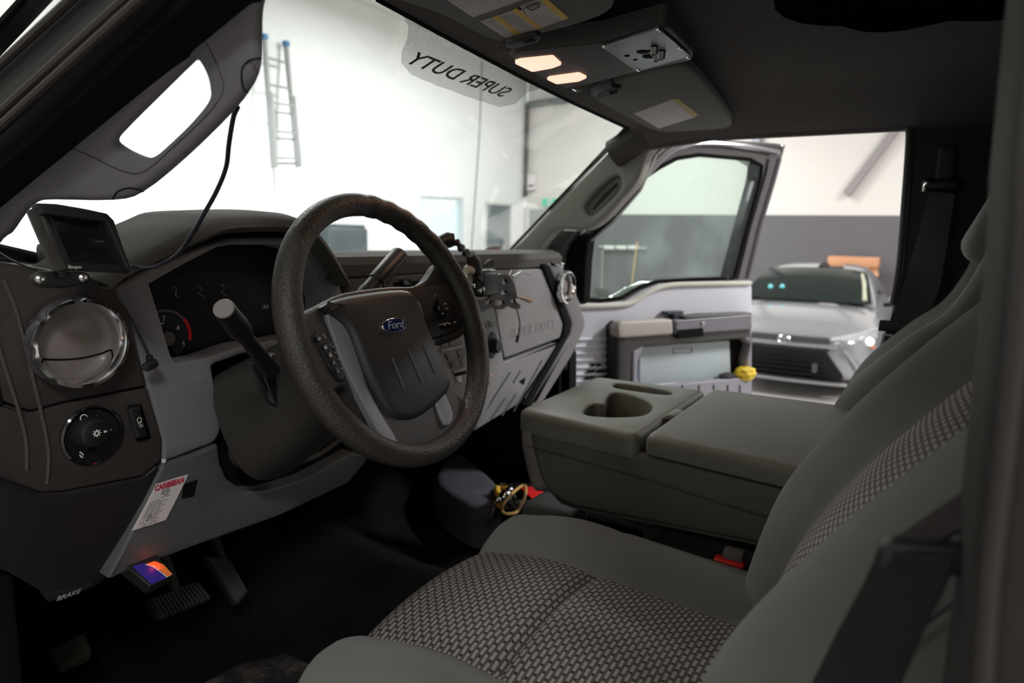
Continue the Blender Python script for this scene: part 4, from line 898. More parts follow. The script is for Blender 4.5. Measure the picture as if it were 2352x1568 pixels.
for q in ([(980, 676), (995, 673), (996, 685), (984, 688)], [(1018, 740), (1048, 733), (1050, 746), (1022, 752)]):
    wpl('pod_button', q, M['gloss'], h=.008, th=.006, bev=.0012, r=.003, par=rb, warp=dish)
# ================================================================ DRIVER SEAT
weave = cloth_weave('woven_seat_insert')
seat = thing('bucket_seat', (-.435, -.70, .0), 'grey cloth driver seat with patterned woven centre panels', 'seat')
def gauss(x, s): return math.exp(-(x/s)**2)
# cushion surface: s runs front to back, c across (-1..1)
CX, CW = -.440, .272
def cush(c, s):
    """s: -0.35 (under the front lip) .. 0 (crest) .. 1 (back)"""
    ac = abs(c)
    zc = .405+.034*max(0, 1-((ac-.78)/.30)**2)**1 * (1 if ac > .48 else 1)
    if ac <= .48: zc = .405+.0
    else:
        zc = .405+.036*sin(min(1, (ac-.48)/.30)*pi/2)
    if ac > .80:
        t = (ac-.80)/.20; zc -= .055*t**2.4
    zc += .012*(1-(c/.5)**2 if ac < .5 else 0)
    yb = -.885; yf = -.405+.012*c-.015*(c*c)
    if s >= 0:
        y = yf+(yb-yf)*s; z = zc+.022*sin(min(1, s*4)*pi/2)-.028*s
        z -= .006*gauss(s-.34, .018)*(1 if ac < .5 else .3)      # cross seam
        z -= .005*gauss(ac-.52, .022)                             # side seams
        if s < .12: z -= .0
        return Vec((CX+c*CW, y, z))
    t = -s/.35; a = t*pi*.62
    R = .050
    y = yf+R*sin(a); z = zc-R*(1-cos(a))-.10*max(0, t-.6)/.4
    z -= .005*gauss(ac-.52, .022)
    return Vec((CX+c*CW, y, z))
bm = B(); rows = []; sv = [-.35, -.30, -.25, -.20, -.15, -.10, -.05]+[k/44 for k in range(45)]
cvv = [-1+2*k/44 for k in range(45)]
for s in sv:
    row = [cush(c, s) for c in cvv]
    L, R_ = row[0], row[-1]
    row = [Vec((L.x-.012, L.y, max(.2, L.z-.14)))]+[Vec((L.x-.014, L.y, L.z-.07))]+[Vec((L.x-.010, L.y, L.z-.025))]+row+[Vec((R_.x+.010, R_.y, R_.z-.025)), Vec((R_.x+.014, R_.y, R_.z-.07)), Vec((R_.x+.012, R_.y, max(.2, R_.z-.14)))]
    rows.append(row)
loft(bm, rows); obj('seat_cushion', bm, M['seat'], seat, ang=80)
def insert(nm, fn, cr, sr, nc, ns, par, off, nrm_out):
    bm = B(); uvl = bm.loops.layers.uv.new('UVMap'); G = []
    cl = [cr[0]+(cr[1]-cr[0])*k/nc for k in range(nc+1)]; sl = [sr[0]+(sr[1]-sr[0])*k/ns for k in range(ns+1)]
    acc = 0; prev = None; UVs = {}
    mid = [fn((cr[0]+cr[1])/2, s) for s in sl]; arc_ = [0]
    for a, b in zip(mid, mid[1:]): arc_.append(arc_[-1]+(b-a).length)
    for i, s in enumerate(sl):
        r = []
        for j, c in enumerate(cl):
            p = fn(c, s); e = 1e-3
            du = fn(c+e, s)-fn(c-e, s); dv = fn(c, s+e)-fn(c, s-e); n = du.cross(dv).normalized()
            if n.dot(nrm_out) < 0: n = -n
            edge = min(1, min(i, ns-i, j, nc-j)/2)
            v = bm.verts.new(p+n*off*(.25+.75*edge)); UVs[v] = (p.x, arc_[i]); r.append(v)
        G.append(r)
    for i in range(ns):
        for j in range(nc):
            f = bm.faces.new((G[i][j], G[i][j+1], G[i+1][j+1], G[i+1][j]))
            for l in f.loops: l[uvl].uv = UVs[l.vert]
    return obj(nm, bm, weave, par, ang=80)
def cf(c, s): return cush(c, s)
insert('woven_panel', lambda c, s: cush(c*1.0, s), (-.50, .50), (-.26, .342), 30, 40, seat, .004, Vec((0, .5, 1)))
insert('woven_panel', lambda c, s: cush(c*1.0, s), (-.50, .50), (.343, .97), 30, 40, seat, .004, Vec((0, 0, 1)))
# backrest: b = height 0..1, c across
BX, BW = -.440, .268
bprof = crv([(-.745, .42), (-.768, .52), (-.795, .593), (-.850, .680), (-.905, .752), (-.965, .822), (-1.012, .870), (-1.035, .900)], 6)
def bcenter(b):
    x = b*(len(bprof)-1); i = min(int(x), len(bprof)-2); t = x-i; a, c = bprof[i], bprof[i+1]
    p = Vec((0, a[0]+(c[0]-a[0])*t, a[1]+(c[1]-a[1])*t)); d = Vec((0, c[0]-a[0], c[1]-a[1])).normalized(); return p, d
def back(c, b):
    p, d = bcenter(max(0, min(1, b))); n = Vec((0, d.z, -d.y))
    w = BW*(1-.10*max(0, b-.6)/.4); ac = abs(c+.02*max(0, 1-abs(c))*1.0)
    dep = 0
    if ac < .50: dep = -.048+.010*(1-(ac/.5)**2)
    elif ac < .80: dep = -.048*(1-sin((ac-.5)/.30*pi/2))
    else: t = (ac-.8)/.2; dep = -.045*t**2.2
    fade = 1-max(0, b-.70)/.30*.8
    if ac < .8: dep = dep*fade
    dep -= .005*gauss(ac-.52, .02)*(1 if b < .86 else 0)
    dep -= .012*max(0, b-.93)/.07
    dep += .010
    return Vec((BX+c*w, p.y-.020-.016*(1-c), p.z))+n*dep
bm = B(); rows = []
for i in range(49):
    b = i/48; row = [back(-1+2*k/44, b) for k in range(45)]
    _, d = bcenter(b); n = Vec((0, d.z, -d.y)); L, R_ = row[0], row[-1]
    row = [L-n*.13+Vec((.05, 0, 0)), L-n*.10+Vec((-.0, 0, 0)), L-n*.05+Vec((-.014, 0, 0)), L-n*.018+Vec((-.009, 0, 0))]+row+[R_-n*.018+Vec((.009, 0, 0)), R_-n*.05+Vec((.014, 0, 0)), R_-n*.10, R_-n*.13-Vec((.05, 0, 0))]
    rows.append(row)
_, d = bcenter(1); n = Vec((0, d.z, -d.y))
last = rows[-1]; ctr = sum(last, Vec())/len(last)
for q, k in ((.95, .012), (.80, .022), (.4, .028)):
    rows.append([ctr+(p-ctr)*q+d*k-n*.02*(1-q) for p in last])
loft(bm, rows, True, True, True); obj('backrest', bm, M['seat'], seat, ang=80)
insert('woven_panel', lambda c, b: back(c, b), (-.54, .50), (.10, .68), 30, 50, seat, .004, Vec((0, 1, .6)))
# side stitching on the near bolster
bm = B(); tube(bm, [back(-1, k/30)+Vec((-.0125, -.020, .014)) for k in range(3, 27)], .0012, 5); obj('bolster_seam', bm, M['darker'], seat)
# headrest
def headrest(c, par, lean, m, hw=.13, hh=.09, hd=.055):
    Mx = Matrix.Translation(c) @ Matrix.Rotation(lean, 4, 'X')
    bm = rbox((hw, hd, hh), .045, 10, lambda p, s: Vec((p.x*(1-.12*s.z), p.y*(1-.25*s.z), p.z)), Mx); obj('headrest', bm, m, par, ang=80)
    for s in (-.06, .06):
        bm = B(); tube(bm, [Mx @ Vec((s, 0, -hh+.01)), Mx @ Vec((s, 0, -hh-.10))], .006, 10); obj('headrest_post', bm, M['steel'], par)
headrest(Vec((BX, -1.10, 1.035)), seat, radians(25), M['seat'])
bm = rbox((.24, .22, .09), .03, 8, None, Matrix.Translation((-.44, -.68, .19))); obj('seat_base', bm, M['darker'], seat)
# far (passenger) seat
ps = thing('bucket_seat', (.45, -.8, 0), 'grey cloth passenger seat partly hidden behind the driver seat back', 'seat')
PP = crv([(-.74, .40), (-.775, .50), (-.803, .587), (-.830, .637), (-.869, .683), (-.920, .737), (-.968, .780), (-1.00, .84), (-1.02, .90)], 4)
bm = B(); rows = []
for i, (y, z) in enumerate(PP):
    a, b = Vec(PP[max(0, i-1)]), Vec(PP[min(len(PP)-1, i+1)]); d = (b-a).normalized(); n = Vec((0, d.y, -d.x)); base = Vec((.46, y, z)); row = []
    hw = .225
    for k in range(25):
        c = -1+2*k/24; ac = abs(c); dep = -.03*(1-min(1, ac/.6)**2)-(0 if ac < .82 else .06*((ac-.82)/.18)**2); row.append(base+Vec((c*hw, 0, 0))+n*dep)
    row += [row[-1]-n*.10, base+Vec((hw*.8, 0, 0))-n*.15, base+Vec((-hw*.8, 0, 0))-n*.15, row[0]-n*.10]
    rows.append(row)
last = rows[-1]; ctr = sum(last, Vec())/len(last)
for q, k in ((.93, .015), (.7, .025)): rows.append([ctr+(p-ctr)*q+Vec((0, -.3, 1))*k for p in last])
loft(bm, rows, True, True, True); obj('backrest', bm, M['seat'], ps, ang=80)
bm = rbox((.235, .25, .085), .05, 10, None, Matrix.Translation((.48, -.60, .33))); obj('seat_cushion', bm, M['seat'], ps, ang=80)
bm = rbox((.20, .20, .09), .03, 6, None, Matrix.Translation((.48, -.62, .17))); obj('seat_base', bm, mat('base_bluegrey', (.16, .16, .18), .7, noise=.3, ns=12), ps)
headrest(Vec((.42, -1.082, .975)), ps, radians(16), M['seat'], .13, .125, .065)
# ================================================================ FOLD-DOWN CONSOLE
con = thing('centre_console', (.04, -.57, .0), 'olive grey fold down centre console with cup holders and padded lid', 'console')
xc = XF(-.162); side = xc.px([(1213, 944), (1213, 975), (1222, 1030), (1238, 1092), (1264, 1132), (1305, 1162), (1500, 1202), (1738, 1250), (1800, 1262), (1800, 1085), (1480, 1016)])
side = crv(side[:6], 3)+[side[7], (-.86, side[7][1]), (-.86, .575), (-.56, .575), side[10]]
ZT = .585
na, nb = Vec((-.098, -.315, 0)), Vec((-.165, -.80, 0))   # near edge of the console top
xc = Fr(na, (nb-na), (0, 0, 1), (-1, 0, 0))
q = xc.px([(1213, 948), (1215, 985), (1225, 1040), (1242, 1100), (1268, 1138), (1308, 1164)])
e1, e2 = xc.px([(1500, 1202)])[0], xc.px([(1738, 1250)])[0]
pr = [(q[0][0]+.012, ZT-.030)]+q[1:]+[e1, e2, (.57, e2[1]-.004), (.57, ZT-.030)]
bm = B(); plate(bm, xc, densify(rnd(pr, .01), .03), thick=.014, bev=.010, seg=4); shell = mat('console_shell', (.082, .086, .078), .7, bump=1000, bs=.25); obj('console_side', bm, shell, con, ang=60)
bm = B(); plate(bm, xc, densify(rnd(pr, .01), .03), h=-.345, thick=.014, bev=.004, seg=2); obj('console_side', bm, shell, con, ang=60)
bm = B(); sk = [pr[0]]+crv(pr[1:8], 3)+[pr[8]]
loft(bm, [[xc.P(u, v, w_) for u, v in sk] for w_ in (-.008, -.02, -.20, -.33, -.350)]); bmesh.ops.recalc_face_normals(bm, faces=bm.faces); bmesh.ops.solidify(bm, geom=bm.faces[:], thickness=.004); obj('console_underside', bm, shell, con, ang=60)
zt = ZF(ZT)
def zpl(nm, pts, m, h=0, th=.02, bev=.006, r=.01, holes=(), floor=None, par=None, hb=None, smoothc=0, fr=None):
    fr = fr or zt; q = fr.px(pts, h); q = crv(q, smoothc, True) if smoothc else rnd(q, r)
    bm = B(); plate(bm, fr, q, [crv(fr.px(k, h), 4, True) for k in holes], thick=th, bev=bev, h=h, floor=floor, hbev=hb, seg=4); return obj(nm, bm, m, par or con, ang=50)
def nx(y): return na.x+(nb.x-na.x)*(y-na.y)/(nb.y-na.y)
x1 = .272
tray = [(nx(-.312)-.003, -.312), (x1, -.300), (x1+.012, -.555), (nx(-.562)-.003, -.562)]
cups = [[(1340, 946), (1348, 932), (1366, 926), (1388, 927), (1392, 915), (1402, 903), (1430, 902), (1470, 912), (1494, 926), (1494, 942), (1470, 954), (1420, 957), (1380, 956), (1352, 953)], [(1408, 885), (1420, 880), (1470, 886), (1530, 896), (1544, 902), (1530, 906), (1470, 899), (1420, 891)]]
def wide(k, d): k = k if sarea(k) > 0 else k[::-1]; return inset(k, d)
bm = B(); hq = [wide(crv(zt.px(k), 3, True), .0) for k in cups]
plate(bm, zt, densify(rnd(tray, .022), .02), hq, thick=.040, bev=.014, hbev=.005, floor=.085, back=False, seg=4); obj('cup_tray', bm, M['console'], con, ang=50)
lid = [(nx(-.572)-.005, -.572), (x1+.010, -.565), (x1+.020, -.875), (nx(-.875)-.005, -.875)]
bm = B(); plate(bm, zt, densify(rnd(lid, .02), .03), thick=.032, h=.006, bev=.014, seg=4); obj('console_lid', bm, mat('lid_vinyl', (.125, .119, .098), .55, bump=700, bs=.35), con, ang=50)
q = zt.uv(1512, 945); bm = B(); box(bm, (q[0], -.566, ZT-.002), (.055, .022, .012), .005, seg=3); obj('lid_latch', bm, M['console'], con)
bm = B(); tube(bm, [(nx(y)-.0035, y, z) for y, z in ((-.335, .520), (-.56, .517), (-.86, .505))], .0012, 5); obj('side_seam', bm, M['dark'], con)
# centre seat base under the console
bm = rbox((.17, .19, .06), .03, 8, None, Matrix.Translation((.06, -.70, .26))); cb = obj('seat_cushion', bm, M['matte'], con)
# seat belt buckle
bk = thing('seat_belt_buckle', at(1675, 1330, 'x', -.175), 'black seat belt buckle with red release button beside the driver cushion', 'buckle')
A = at(1676, 1292, 'x', -.178); bm = B(); box(bm, A+Vec((0, 0, -.045)), (.026, .050, .085), .006, Matrix.Rotation(radians(0), 3, 'X'), seg=3); obj('buckle_body', bm, M['black'], bk)
bm = B(); box(bm, A+Vec((-.002, 0, .001)), (.020, .044, .010), .003, seg=3); obj('release_button', bm, M['red'], bk)
bm = B(); box(bm, A+Vec((-.014, -.0, -.006)), (.002, .046, .003)); obj('metal_edge', bm, M['chrome'], bk)
bm = B(); box(bm, A+Vec((.006, -.004, .012)), (.020, .030, .016), .004); obj('webbing_tab', bm, mat('tab_grey', (.14, .13, .12), .8), bk)
# driver seat belt at lower right
nylon = mat('belt_nylon', (.005, .005, .005), .75, bump=500, bs=.6)
db = thing('driver_seat_belt', at(2100, 1400, 'x', -.76), 'black driver seat belt webbing and tongue hanging beside the centre pillar', 'seat belt')
def strap(nm, L, R_, th, m, par):
    bm = B(); n = len(L); rows = []
    for i in range(n):
        a, b = Vec(L[i]), Vec(R_[i]); c = (b-a).normalized(); j = min(i+1, n-1); d = (Vec(L[j])-Vec(L[j-1])).normalized(); nn = c.cross(d).normalized()*th
        rows.append([a+nn, b+nn, b-nn, a-nn])
    loft(bm, rows, True, True, True); return obj(nm, bm, m, par, ang=40)
bx = -.765
strap('belt_webbing', [at(x, y, 'x', bx) for x, y in ((2022, 1262), (1985, 1340), (1930, 1440), (1870, 1560), (1850, 1620))], [at(x, y, 'x', bx-.01) for x, y in ((2195, 1278), (2170, 1350), (2120, 1450), (2070, 1568), (2050, 1620))], .002, nylon, db)
bm = B(); plate(bm, XF(bx-.004), rnd(XF(bx-.004).px([(2020, 1255), (2050, 1244), (2215, 1262), (2232, 1290), (2215, 1330), (2000, 1310)]), .004), thick=.012, bev=.003); obj('belt_tongue', bm, M['black'], db)
strap('belt_webbing', [at(x, y, 'x', bx+.03) for x, y in ((2060, 1240), (2120, 1195), (2200, 1140), (2290, 1080))], [at(x, y, 'x', bx+.02) for x, y in ((2100, 1250), (2170, 1238), (2240, 1200), (2320, 1150))], .002, mat('belt_fuzzy', (.040, .034, .034), .9, bump=300, bs=1), db)
# passenger seat belt
pb = thing('passenger_seat_belt', at(2100, 600, 'x', .66), 'black passenger seat belt hanging from its guide on the far centre pillar', 'seat belt')
strap('belt_webbing', [at(x, y, 'x', .66) for x, y in ((2135, 440), (2110, 540), (2075, 660), (2035, 760), (1990, 900))], [at(x, y, 'x', .62) for x, y in ((2195, 445), (2180, 540), (2160, 660), (2120, 760), (2060, 880))], .0015, nylon, pb)
bm = B(); q = at(2162, 425, 'x', .68); box(bm, q, (.03, .075, .028), .01, seg=3); obj('belt_guide', bm, M['black'], pb)
bm = B(); q = at(2172, 385, 'x', .70); box(bm, q, (.02, .036, .10), .008, seg=3); obj('height_adjuster', bm, M['dark'], pb)
bm = B(); tube(bm, [at(x, y, 'x', .655) for x, y in ((2122, 440), (2126, 425), (2132, 420))], .004, 8); obj('guide_loop', bm, M['steel'], pb)
bm = B(); plate(bm, XF(.64), rnd(XF(.64).px([(2020, 735), (2090, 740), (2086, 765), (2016, 760)]), .004), thick=.02, bev=.004); obj('tongue_cover', bm, M['black'], pb)
bm = B(); c_ = XF(.64).px([(2028, 765), (2052, 768), (2046, 798), (2022, 792)]); c_ = c_ if sarea(c_) > 0 else c_[::-1]; plate(bm, XF(.64), c_, [inset(c_, .005)], thick=.003, bev=.0006); obj('belt_tongue', bm, M['dullsteel'], pb)
# ================================================================ PASSENGER DOOR (open)
H = Vec((.90, .12, 0)); TH = radians(63); DE = Vec((sin(TH), -cos(TH), 0))
fd = Fr(H, DE, (0, 0, 1), (-1, -1, 0))
door = thing('passenger_door', H, 'open passenger door with grey inner panel and dark painted window frame', 'door')
def dpl(nm, pts, m, h=0, th=.03, bev=.005, r=.0, holes=(), floor=None, par=None, hb=None, smoothc=0, ang=40, lab=None):
    q = fd.px(pts, h); q = crv(q, smoothc, True) if smoothc else (rnd(q, r) if r else q)
    hs = [crv(fd.px(k, h), 3, True) for k in holes]; bm = B(); plate(bm, fd, q, hs, thick=th, bev=bev, h=h, floor=floor, hbev=hb, seg=3); return obj(nm, bm, m, par or door, ang=ang, label=lab)
win = [(1338, 690), (1340, 640), (1352, 538), (1390, 502), (1470, 420), (1530, 380), (1568, 360), (1620, 352), (1740, 363), (1766, 378), (1762, 410), (1732, 520), (1700, 642), (1600, 645), (1520, 650), (1480, 664), (1440, 688), (1390, 694)]
def cwin(): return [fd.px(win)]
fo = fd.px([(1322, 720), (1325, 620), (1340, 530), (1380, 490), (1440, 430), (1480, 392), (1530, 345), (1585, 320), (1640, 316), (1800, 326), (1822, 330), (1808, 380), (1770, 500), (1735, 640), (1728, 700), (1728, 1160), (1322, 1160)])
bm = B(); plate(bm, fd, fo, [rnd(fd.px(win), .01)], thick=.075, bev=.014, h=-.03, hbev=.006); obj('door_frame', bm, mat('door_paint', (.10, .09, .10), .10, .5, coat=1), door, ang=50)
bm = B(); plate(bm, fd, inset([tuple(p) for p in (fd.px(win) if sarea(fd.px(win)) > 0 else fd.px(win)[::-1])], -.015), thick=.005, h=-.06, bev=.0005, seg=1); obj('window_glass', bm, glass('door_glass', (.80, .88, .85), dirt=.12), door, smooth=False)
wp_ = rnd(fd.px(win), .01); wp_ = wp_ if sarea(wp_) > 0 else wp_[::-1]
bm = B(); tube(bm, [fd.P(u, v, -.03) for u, v in inset(wp_, .004)], .007, 8, closed=True); obj('window_seal', bm, M['matte'], door)
q = fd.px([(1722, 660), (1815, 345)]); bm = B(); tube(bm, [fd.P(*fd.uv(x, y), .0) for x, y in ((1716, 640), (1745, 520), (1775, 420), (1790, 365))], .010, 8); obj('rear_seal', bm, mat('seal_violet_grey', (.13, .12, .14), .45), door)
bm = B(); tube(bm, crv([tuple(fd.P(*fd.uv(x, y), -.005)) for x, y in ((1440, 450), (1490, 398), (1545, 348), (1600, 330), (1700, 334), (1790, 350))], 5), .011, 10); obj('frame_bead', bm, mat('bead_chromed', (.35, .33, .37), .12, .8), door)
bm = B(); q = fd.uv(1800, 345); lathe(bm, fd.P(q[0], q[1], -.02), fd.n, [(0, .012), (.004, .011)], 16); obj('frame_bolt', bm, M['darker'], door)
# inner panel
dgp = mat('door_panel_grey', (.66, .66, .74), .55, bump=900, bs=.15); dtop = mat('door_cap_beige', (.66,.64,.58), .6)
pnl = dpl('door_panel', [(1318, 700), (1390, 698), (1448, 692), (1486, 668), (1526, 652), (1600, 648), (1724, 645), (1729, 660), (1728, 1150), (1310, 1150), (1312, 800)], dgp, h=.0, th=.03, bev=.012, smoothc=0, ang=50)
bm = B(); tube(bm, crv([tuple(fd.P(*fd.uv(x, y), .002)) for x, y in ((1325, 702), (1390, 702), (1448, 696), (1488, 672), (1530, 656), (1600, 652), (1722, 650))], 6), .010, 10); obj('panel_cap', bm, dtop, door)
bm = B(); lk = fd.uv(1670, 652); lathe(bm, fd.P(lk[0], lk[1], .0), (0, 0, 1), [(0, .006), (.03, .005), (.034, .002)], 12); obj('lock_button', bm, M['dark'], door)
# ribbed lower-front area and speaker grille
for k in range(13):
    y = 778+k*16; bm = B(); a, b_ = fd.uv(1319, y+2, .002), fd.uv(1412, y-1, .002); tube(bm, [fd.P(a[0], a[1], .0), fd.P(b_[0], b_[1], .0)], .0062, 8); obj('panel_rib', bm, dgp, pnl)
sg = thing
for k in range(10):
    y = 838+k*15; hw = 30*sqrt(max(0, 1-((y-905)/72)**2))
    if hw < 5: continue
    for x0_, x1_ in ((1370-hw, 1366), (1372, 1370+hw)):
        bm = B(); a, b_ = fd.uv(x0_, y, .010), fd.uv(x1_, y-1, .010); box(bm, fd.P((a[0]+b_[0])/2, (a[1]+b_[1])/2, .008), (abs(a[0]-b_[0]), .006, .0085), 0, Matrix.Rotation(math.atan2(DE.y, DE.x), 3, 'Z')); obj('speaker_slot', bm, M['matte'], pnl, smooth=False)
# armrest block with switches, pull handle and pocket
arm = mat('armrest_violet_grey', (.30, .29, .34), .5); armt = mat('armrest_top', (.48, .44, .41), .55)
dpl('armrest', [(1415, 752), (1425, 740), (1540, 735), (1728, 722), (1728, 778), (1480, 800), (1455, 812), (1452, 900), (1446, 1010), (1416, 1010), (1414, 850)], mat('armrest_dark', (.035, .032, .034), .5), h=.055, th=.06, bev=.02, ang=50)
dpl('armrest_pad', [(1418, 748), (1428, 738), (1546, 733), (1548, 768), (1440, 776), (1420, 776)], armt, h=.068, th=.04, bev=.01, r=.012)
dpl('armrest_rail', [(1552, 736), (1728, 722), (1728, 756), (1625, 764), (1552, 768)], mat('rail_violet', (.22, .21, .25), .45), h=.068, th=.04, bev=.008, r=.004)
dpl('armrest_cap', [(1572, 727), (1620, 722), (1728, 718), (1728, 728), (1575, 738)], mat('cap_dark', (.06, .055, .06), .5), h=.060, th=.045, bev=.006, r=.004)
dpl('pull_recess', [(1556, 758), (1615, 753), (1617, 772), (1556, 778)], M['matte'], h=.0705, th=.01, bev=.001, r=.003)
dpl('door_release', [(1532, 716), (1572, 714), (1566, 735), (1550, 738), (1548, 722), (1532, 722)], mat('release_slate', (.05, .06, .075), .5), h=.035, th=.03, bev=.003)
bm = B(); q = fd.uv(1614, 742, .07); bmesh.ops.create_uvsphere(bm, u_segments=12, v_segments=8, radius=.007)
for v in bm.verts: v.co += fd.P(q[0], q[1], .07)
obj('handle_glint', bm, M['chrome'], door)
dpl('pocket_frame', [(1452, 772), (1728, 752), (1728, 1010), (1450, 1010)], arm, h=.050, th=.05, bev=.01, r=.004, holes=[[(1478, 800), (1560, 790), (1712, 778), (1714, 830), (1712, 900), (1600, 905), (1478, 900)]])
dpl('pocket_panel', [(1470, 796), (1676, 782), (1680, 910), (1470, 920)], mat('pocket_blue_grey', (.50, .57, .61), .5), h=.012, th=.02, bev=.003)
dpl('pocket_dark', [(1676, 780), (1722, 776), (1722, 915), (1676, 915)], M['matte'], h=.010, th=.01, bev=.002)
c_ = fd.px([(1546, 800), (1590, 797), (1590, 810), (1547, 813)], .014); c_ = c_ if sarea(c_) > 0 else c_[::-1]
bm = B(); plate(bm, fd, rnd(c_, .004), [inset(rnd(c_, .004), .0025)], thick=.004, h=.0145, bev=.0005); obj('pocket_latch', bm, mat('latch_grey', (.20, .24, .27), .5), door)
dpl('bin_front', [(1520, 888), (1600, 878), (1728, 866), (1728, 1010), (1500, 1010)], arm, h=.075, th=.03, bev=.006)
for x in (1568, 1606, 1640, 1672, 1700):
    bm = B(); a, b_ = fd.uv(x, 884, .077), fd.uv(x, 960, .077); tube(bm, [fd.P(*a, .0755), fd.P(*b_, .0755)], .003, 6); obj('bin_groove', bm, M['darker'], door)
bm = B(); q = fd.px([(1731, 700), (1731, 1000)]); 
for z_, nm in ((.62, 'latch_plate'), (.50, 'latch_striker')):
    bm2 = B(); e = fd.P(fd.uv(1729, 780)[0], z_, -.03); box(bm2, e, (.02, .012, .05), .003); obj(nm, bm2, M['steel'], door)
bm.free()
# mirror-chrome strip stands in for the bright highlight on hinge-side metal
bm = B(); tube(bm, [at(x, y, 'x', .84) for x, y in ((1288, 585), (1296, 598), (1304, 600))], .013, 10); obj('hinge_highlight', bm, M['chrome'], cab)
# yellow glove, dark glove and papers in the bin
def blob(nm, c, r, m, lab, cat, seed=0, rot=None):
    bm = B(); bmesh.ops.create_icosphere(bm, subdivisions=4, radius=1); rnd_ = random.Random(seed); ph = [rnd_.uniform(0, 6) for _ in range(6)]
    for v in bm.verts:
        p = v.co; k = 1+.14*sin(3*p.x+ph[0])+.10*sin(5*p.y+ph[1]+p.x*2)+.06*sin(9*p.z+ph[2])+.04*sin(11*p.x+ph[3]+4*p.z)
        q_ = Vec((p.x*r[0], p.y*r[1], p.z*r[2]))*k
        v.co = (rot @ q_ if rot else q_)+Vec(c)
    return obj(nm, bm, m, label=lab, cat=cat, ang=80)
Rz = Matrix.Rotation(math.atan2(DE.y, DE.x), 3, 'Z')
blob('work_glove', fd.P(*fd.uv(1710, 857, .06), .06), (.060, .03, .026), mat('glove_yellow', (.85, .60, .02), .6, bump=200, bs=.5), 'bright yellow work glove stuffed over the open door bin edge', 'glove', 3, Rz)
blob('dark_glove', fd.P(*fd.uv(1672, 866, .04), .045), (.050, .025, .022), mat('glove_black', (.025, .025, .027), .8), 'black work glove lying left of the yellow glove in the door bin', 'glove', 5, Rz)
bm = B(); plate(bm, fd, fd.px([(1492, 884), (1556, 878), (1562, 884), (1500, 900)], .05), thick=.004, h=.05, bev=.0005); obj('folded_paper', bm, M['white'], label='folded white paper poking out of the open door bin', cat='paper')
# ================================================================ VISORS AND OVERHEAD CONSOLE
zo = ZF(1.178, -1)
def vis(nm, pts, m, par, h=0, th=.016, bev=.006, r=0, smoothc=0, fr=None, holes=(), floor=None, lab=None):
    fr = fr or zo; q = fr.px(pts, h); q = crv(q, smoothc, True) if smoothc else (rnd(q, r) if r else q)
    bm = B(); plate(bm, fr, q, [fr.px(k, h) for k in holes], thick=th, bev=bev, h=h, floor=floor); return obj(nm, bm, m, par, ang=50, label=lab)
visg = mat('visor_fabric', (.15, .145, .14), .9, bump=900, bs=.3)
v1 = thing('sun_visor', at(1200, 20, 'z', 1.18), 'grey driver sun visor carrying large white and yellow warning labels', 'sun visor')
vis('visor_panel', [(760, -60), (1000, 30), (1100, 80), (1165, 98), (1240, 80), (1330, 56), (1396, 30), (1412, 0), (1405, -60), (1300, -130), (900, -200)], visg, v1, smoothc=4)
lw = mat('label_white', (.56, .51, .50), .6)
vis('warning_label', [(1012, -10), (1086, 40), (1200, 0), (1260, -40), (1150, -90)], lw, v1, h=.0006, th=.001, bev=.0001)
L2 = [(1101, 50), (1175, 14), (1192, 7), (1234, -4), (1245, -8), (1305, 42), (1240, 66), (1168, 92)]
vis('warning_label', [(1103, 50), (1190, 21), (1206, 26), (1209, 34), (1194, 16), (1238, -2), (1305, 42), (1168, 91)], lw, v1, h=.0006, th=.001, bev=.0001)
for q in ([(1131, 41), (1143, 36), (1201, 79), (1188, 84)], [(1177, 25), (1187, 20), (1246, 64), (1235, 68)], [(1238, -2), (1252, -6), (1306, 41), (1293, 48)]):
    vis('yellow_band', q, M['yellow'], v1, h=.0010, th=.0008, bev=.0001)
def textlines(par, fr, a, b, c, n, h, seed, m=M['ink'], r=.0005, lo=.45):
    """rows of unreadably small print between corner a->b (line direction) stepping toward c"""
    rg = random.Random(seed); A, Bp, Cc = fr.uv(*a, h), fr.uv(*b, h), fr.uv(*c, h); bm = B()
    for k in range(n):
        t = (k+.5)/n; ox, oy = (Cc[0]-A[0])*t, (Cc[1]-A[1])*t; e = rg.uniform(lo, .98); s_ = .03
        p = Vec((A[0]+ox+(Bp[0]-A[0])*s_, A[1]+oy+(Bp[1]-A[1])*s_)); q = Vec((A[0]+ox+(Bp[0]-A[0])*e, A[1]+oy+(Bp[1]-A[1])*e))
        nseg = max(2, int((q-p).length/.007))
        for j in range(nseg):
            if rg.random() < .15: continue
            p1, p2 = p.lerp(q, j/nseg), p.lerp(q, (j+.8)/nseg); d = (p2-p1).normalized(); nn = Vec((-d.y, d.x))*r
            vs = [bm.verts.new(fr.P(x.x, x.y, h)) for x in (p1+nn, p2+nn, p2-nn, p1-nn)]; bm.faces.new(vs)
    return obj('small_print', bm, m, par, smooth=False)
inkg = mat('print_grey', (.26, .24, .24), .7)
textlines(v1, zo, (1020, -6), (1080, 34), (1110, -30), 7, .0018, 1, inkg)
textlines(v1, zo, (1112, 50), (1168, 86), (1130, 44), 4, .0018, 2, inkg)
textlines(v1, zo, (1148, 38), (1202, 76), (1176, 28), 6, .0018, 3, inkg)
textlines(v1, zo, (1212, 30), (1250, 60), (1285, 42), 6, .0018, 4, inkg)
bm = B(); tube(bm, [zo.P(*zo.uv(x, y, .0018), .0018) for x, y in ((1203, 22), (1212, 12), (1240, 6), (1238, 16), (1222, 24), (1210, 18), (1236, 9))], .0008, 5); obj('label_drawing', bm, M['ink'], v1)
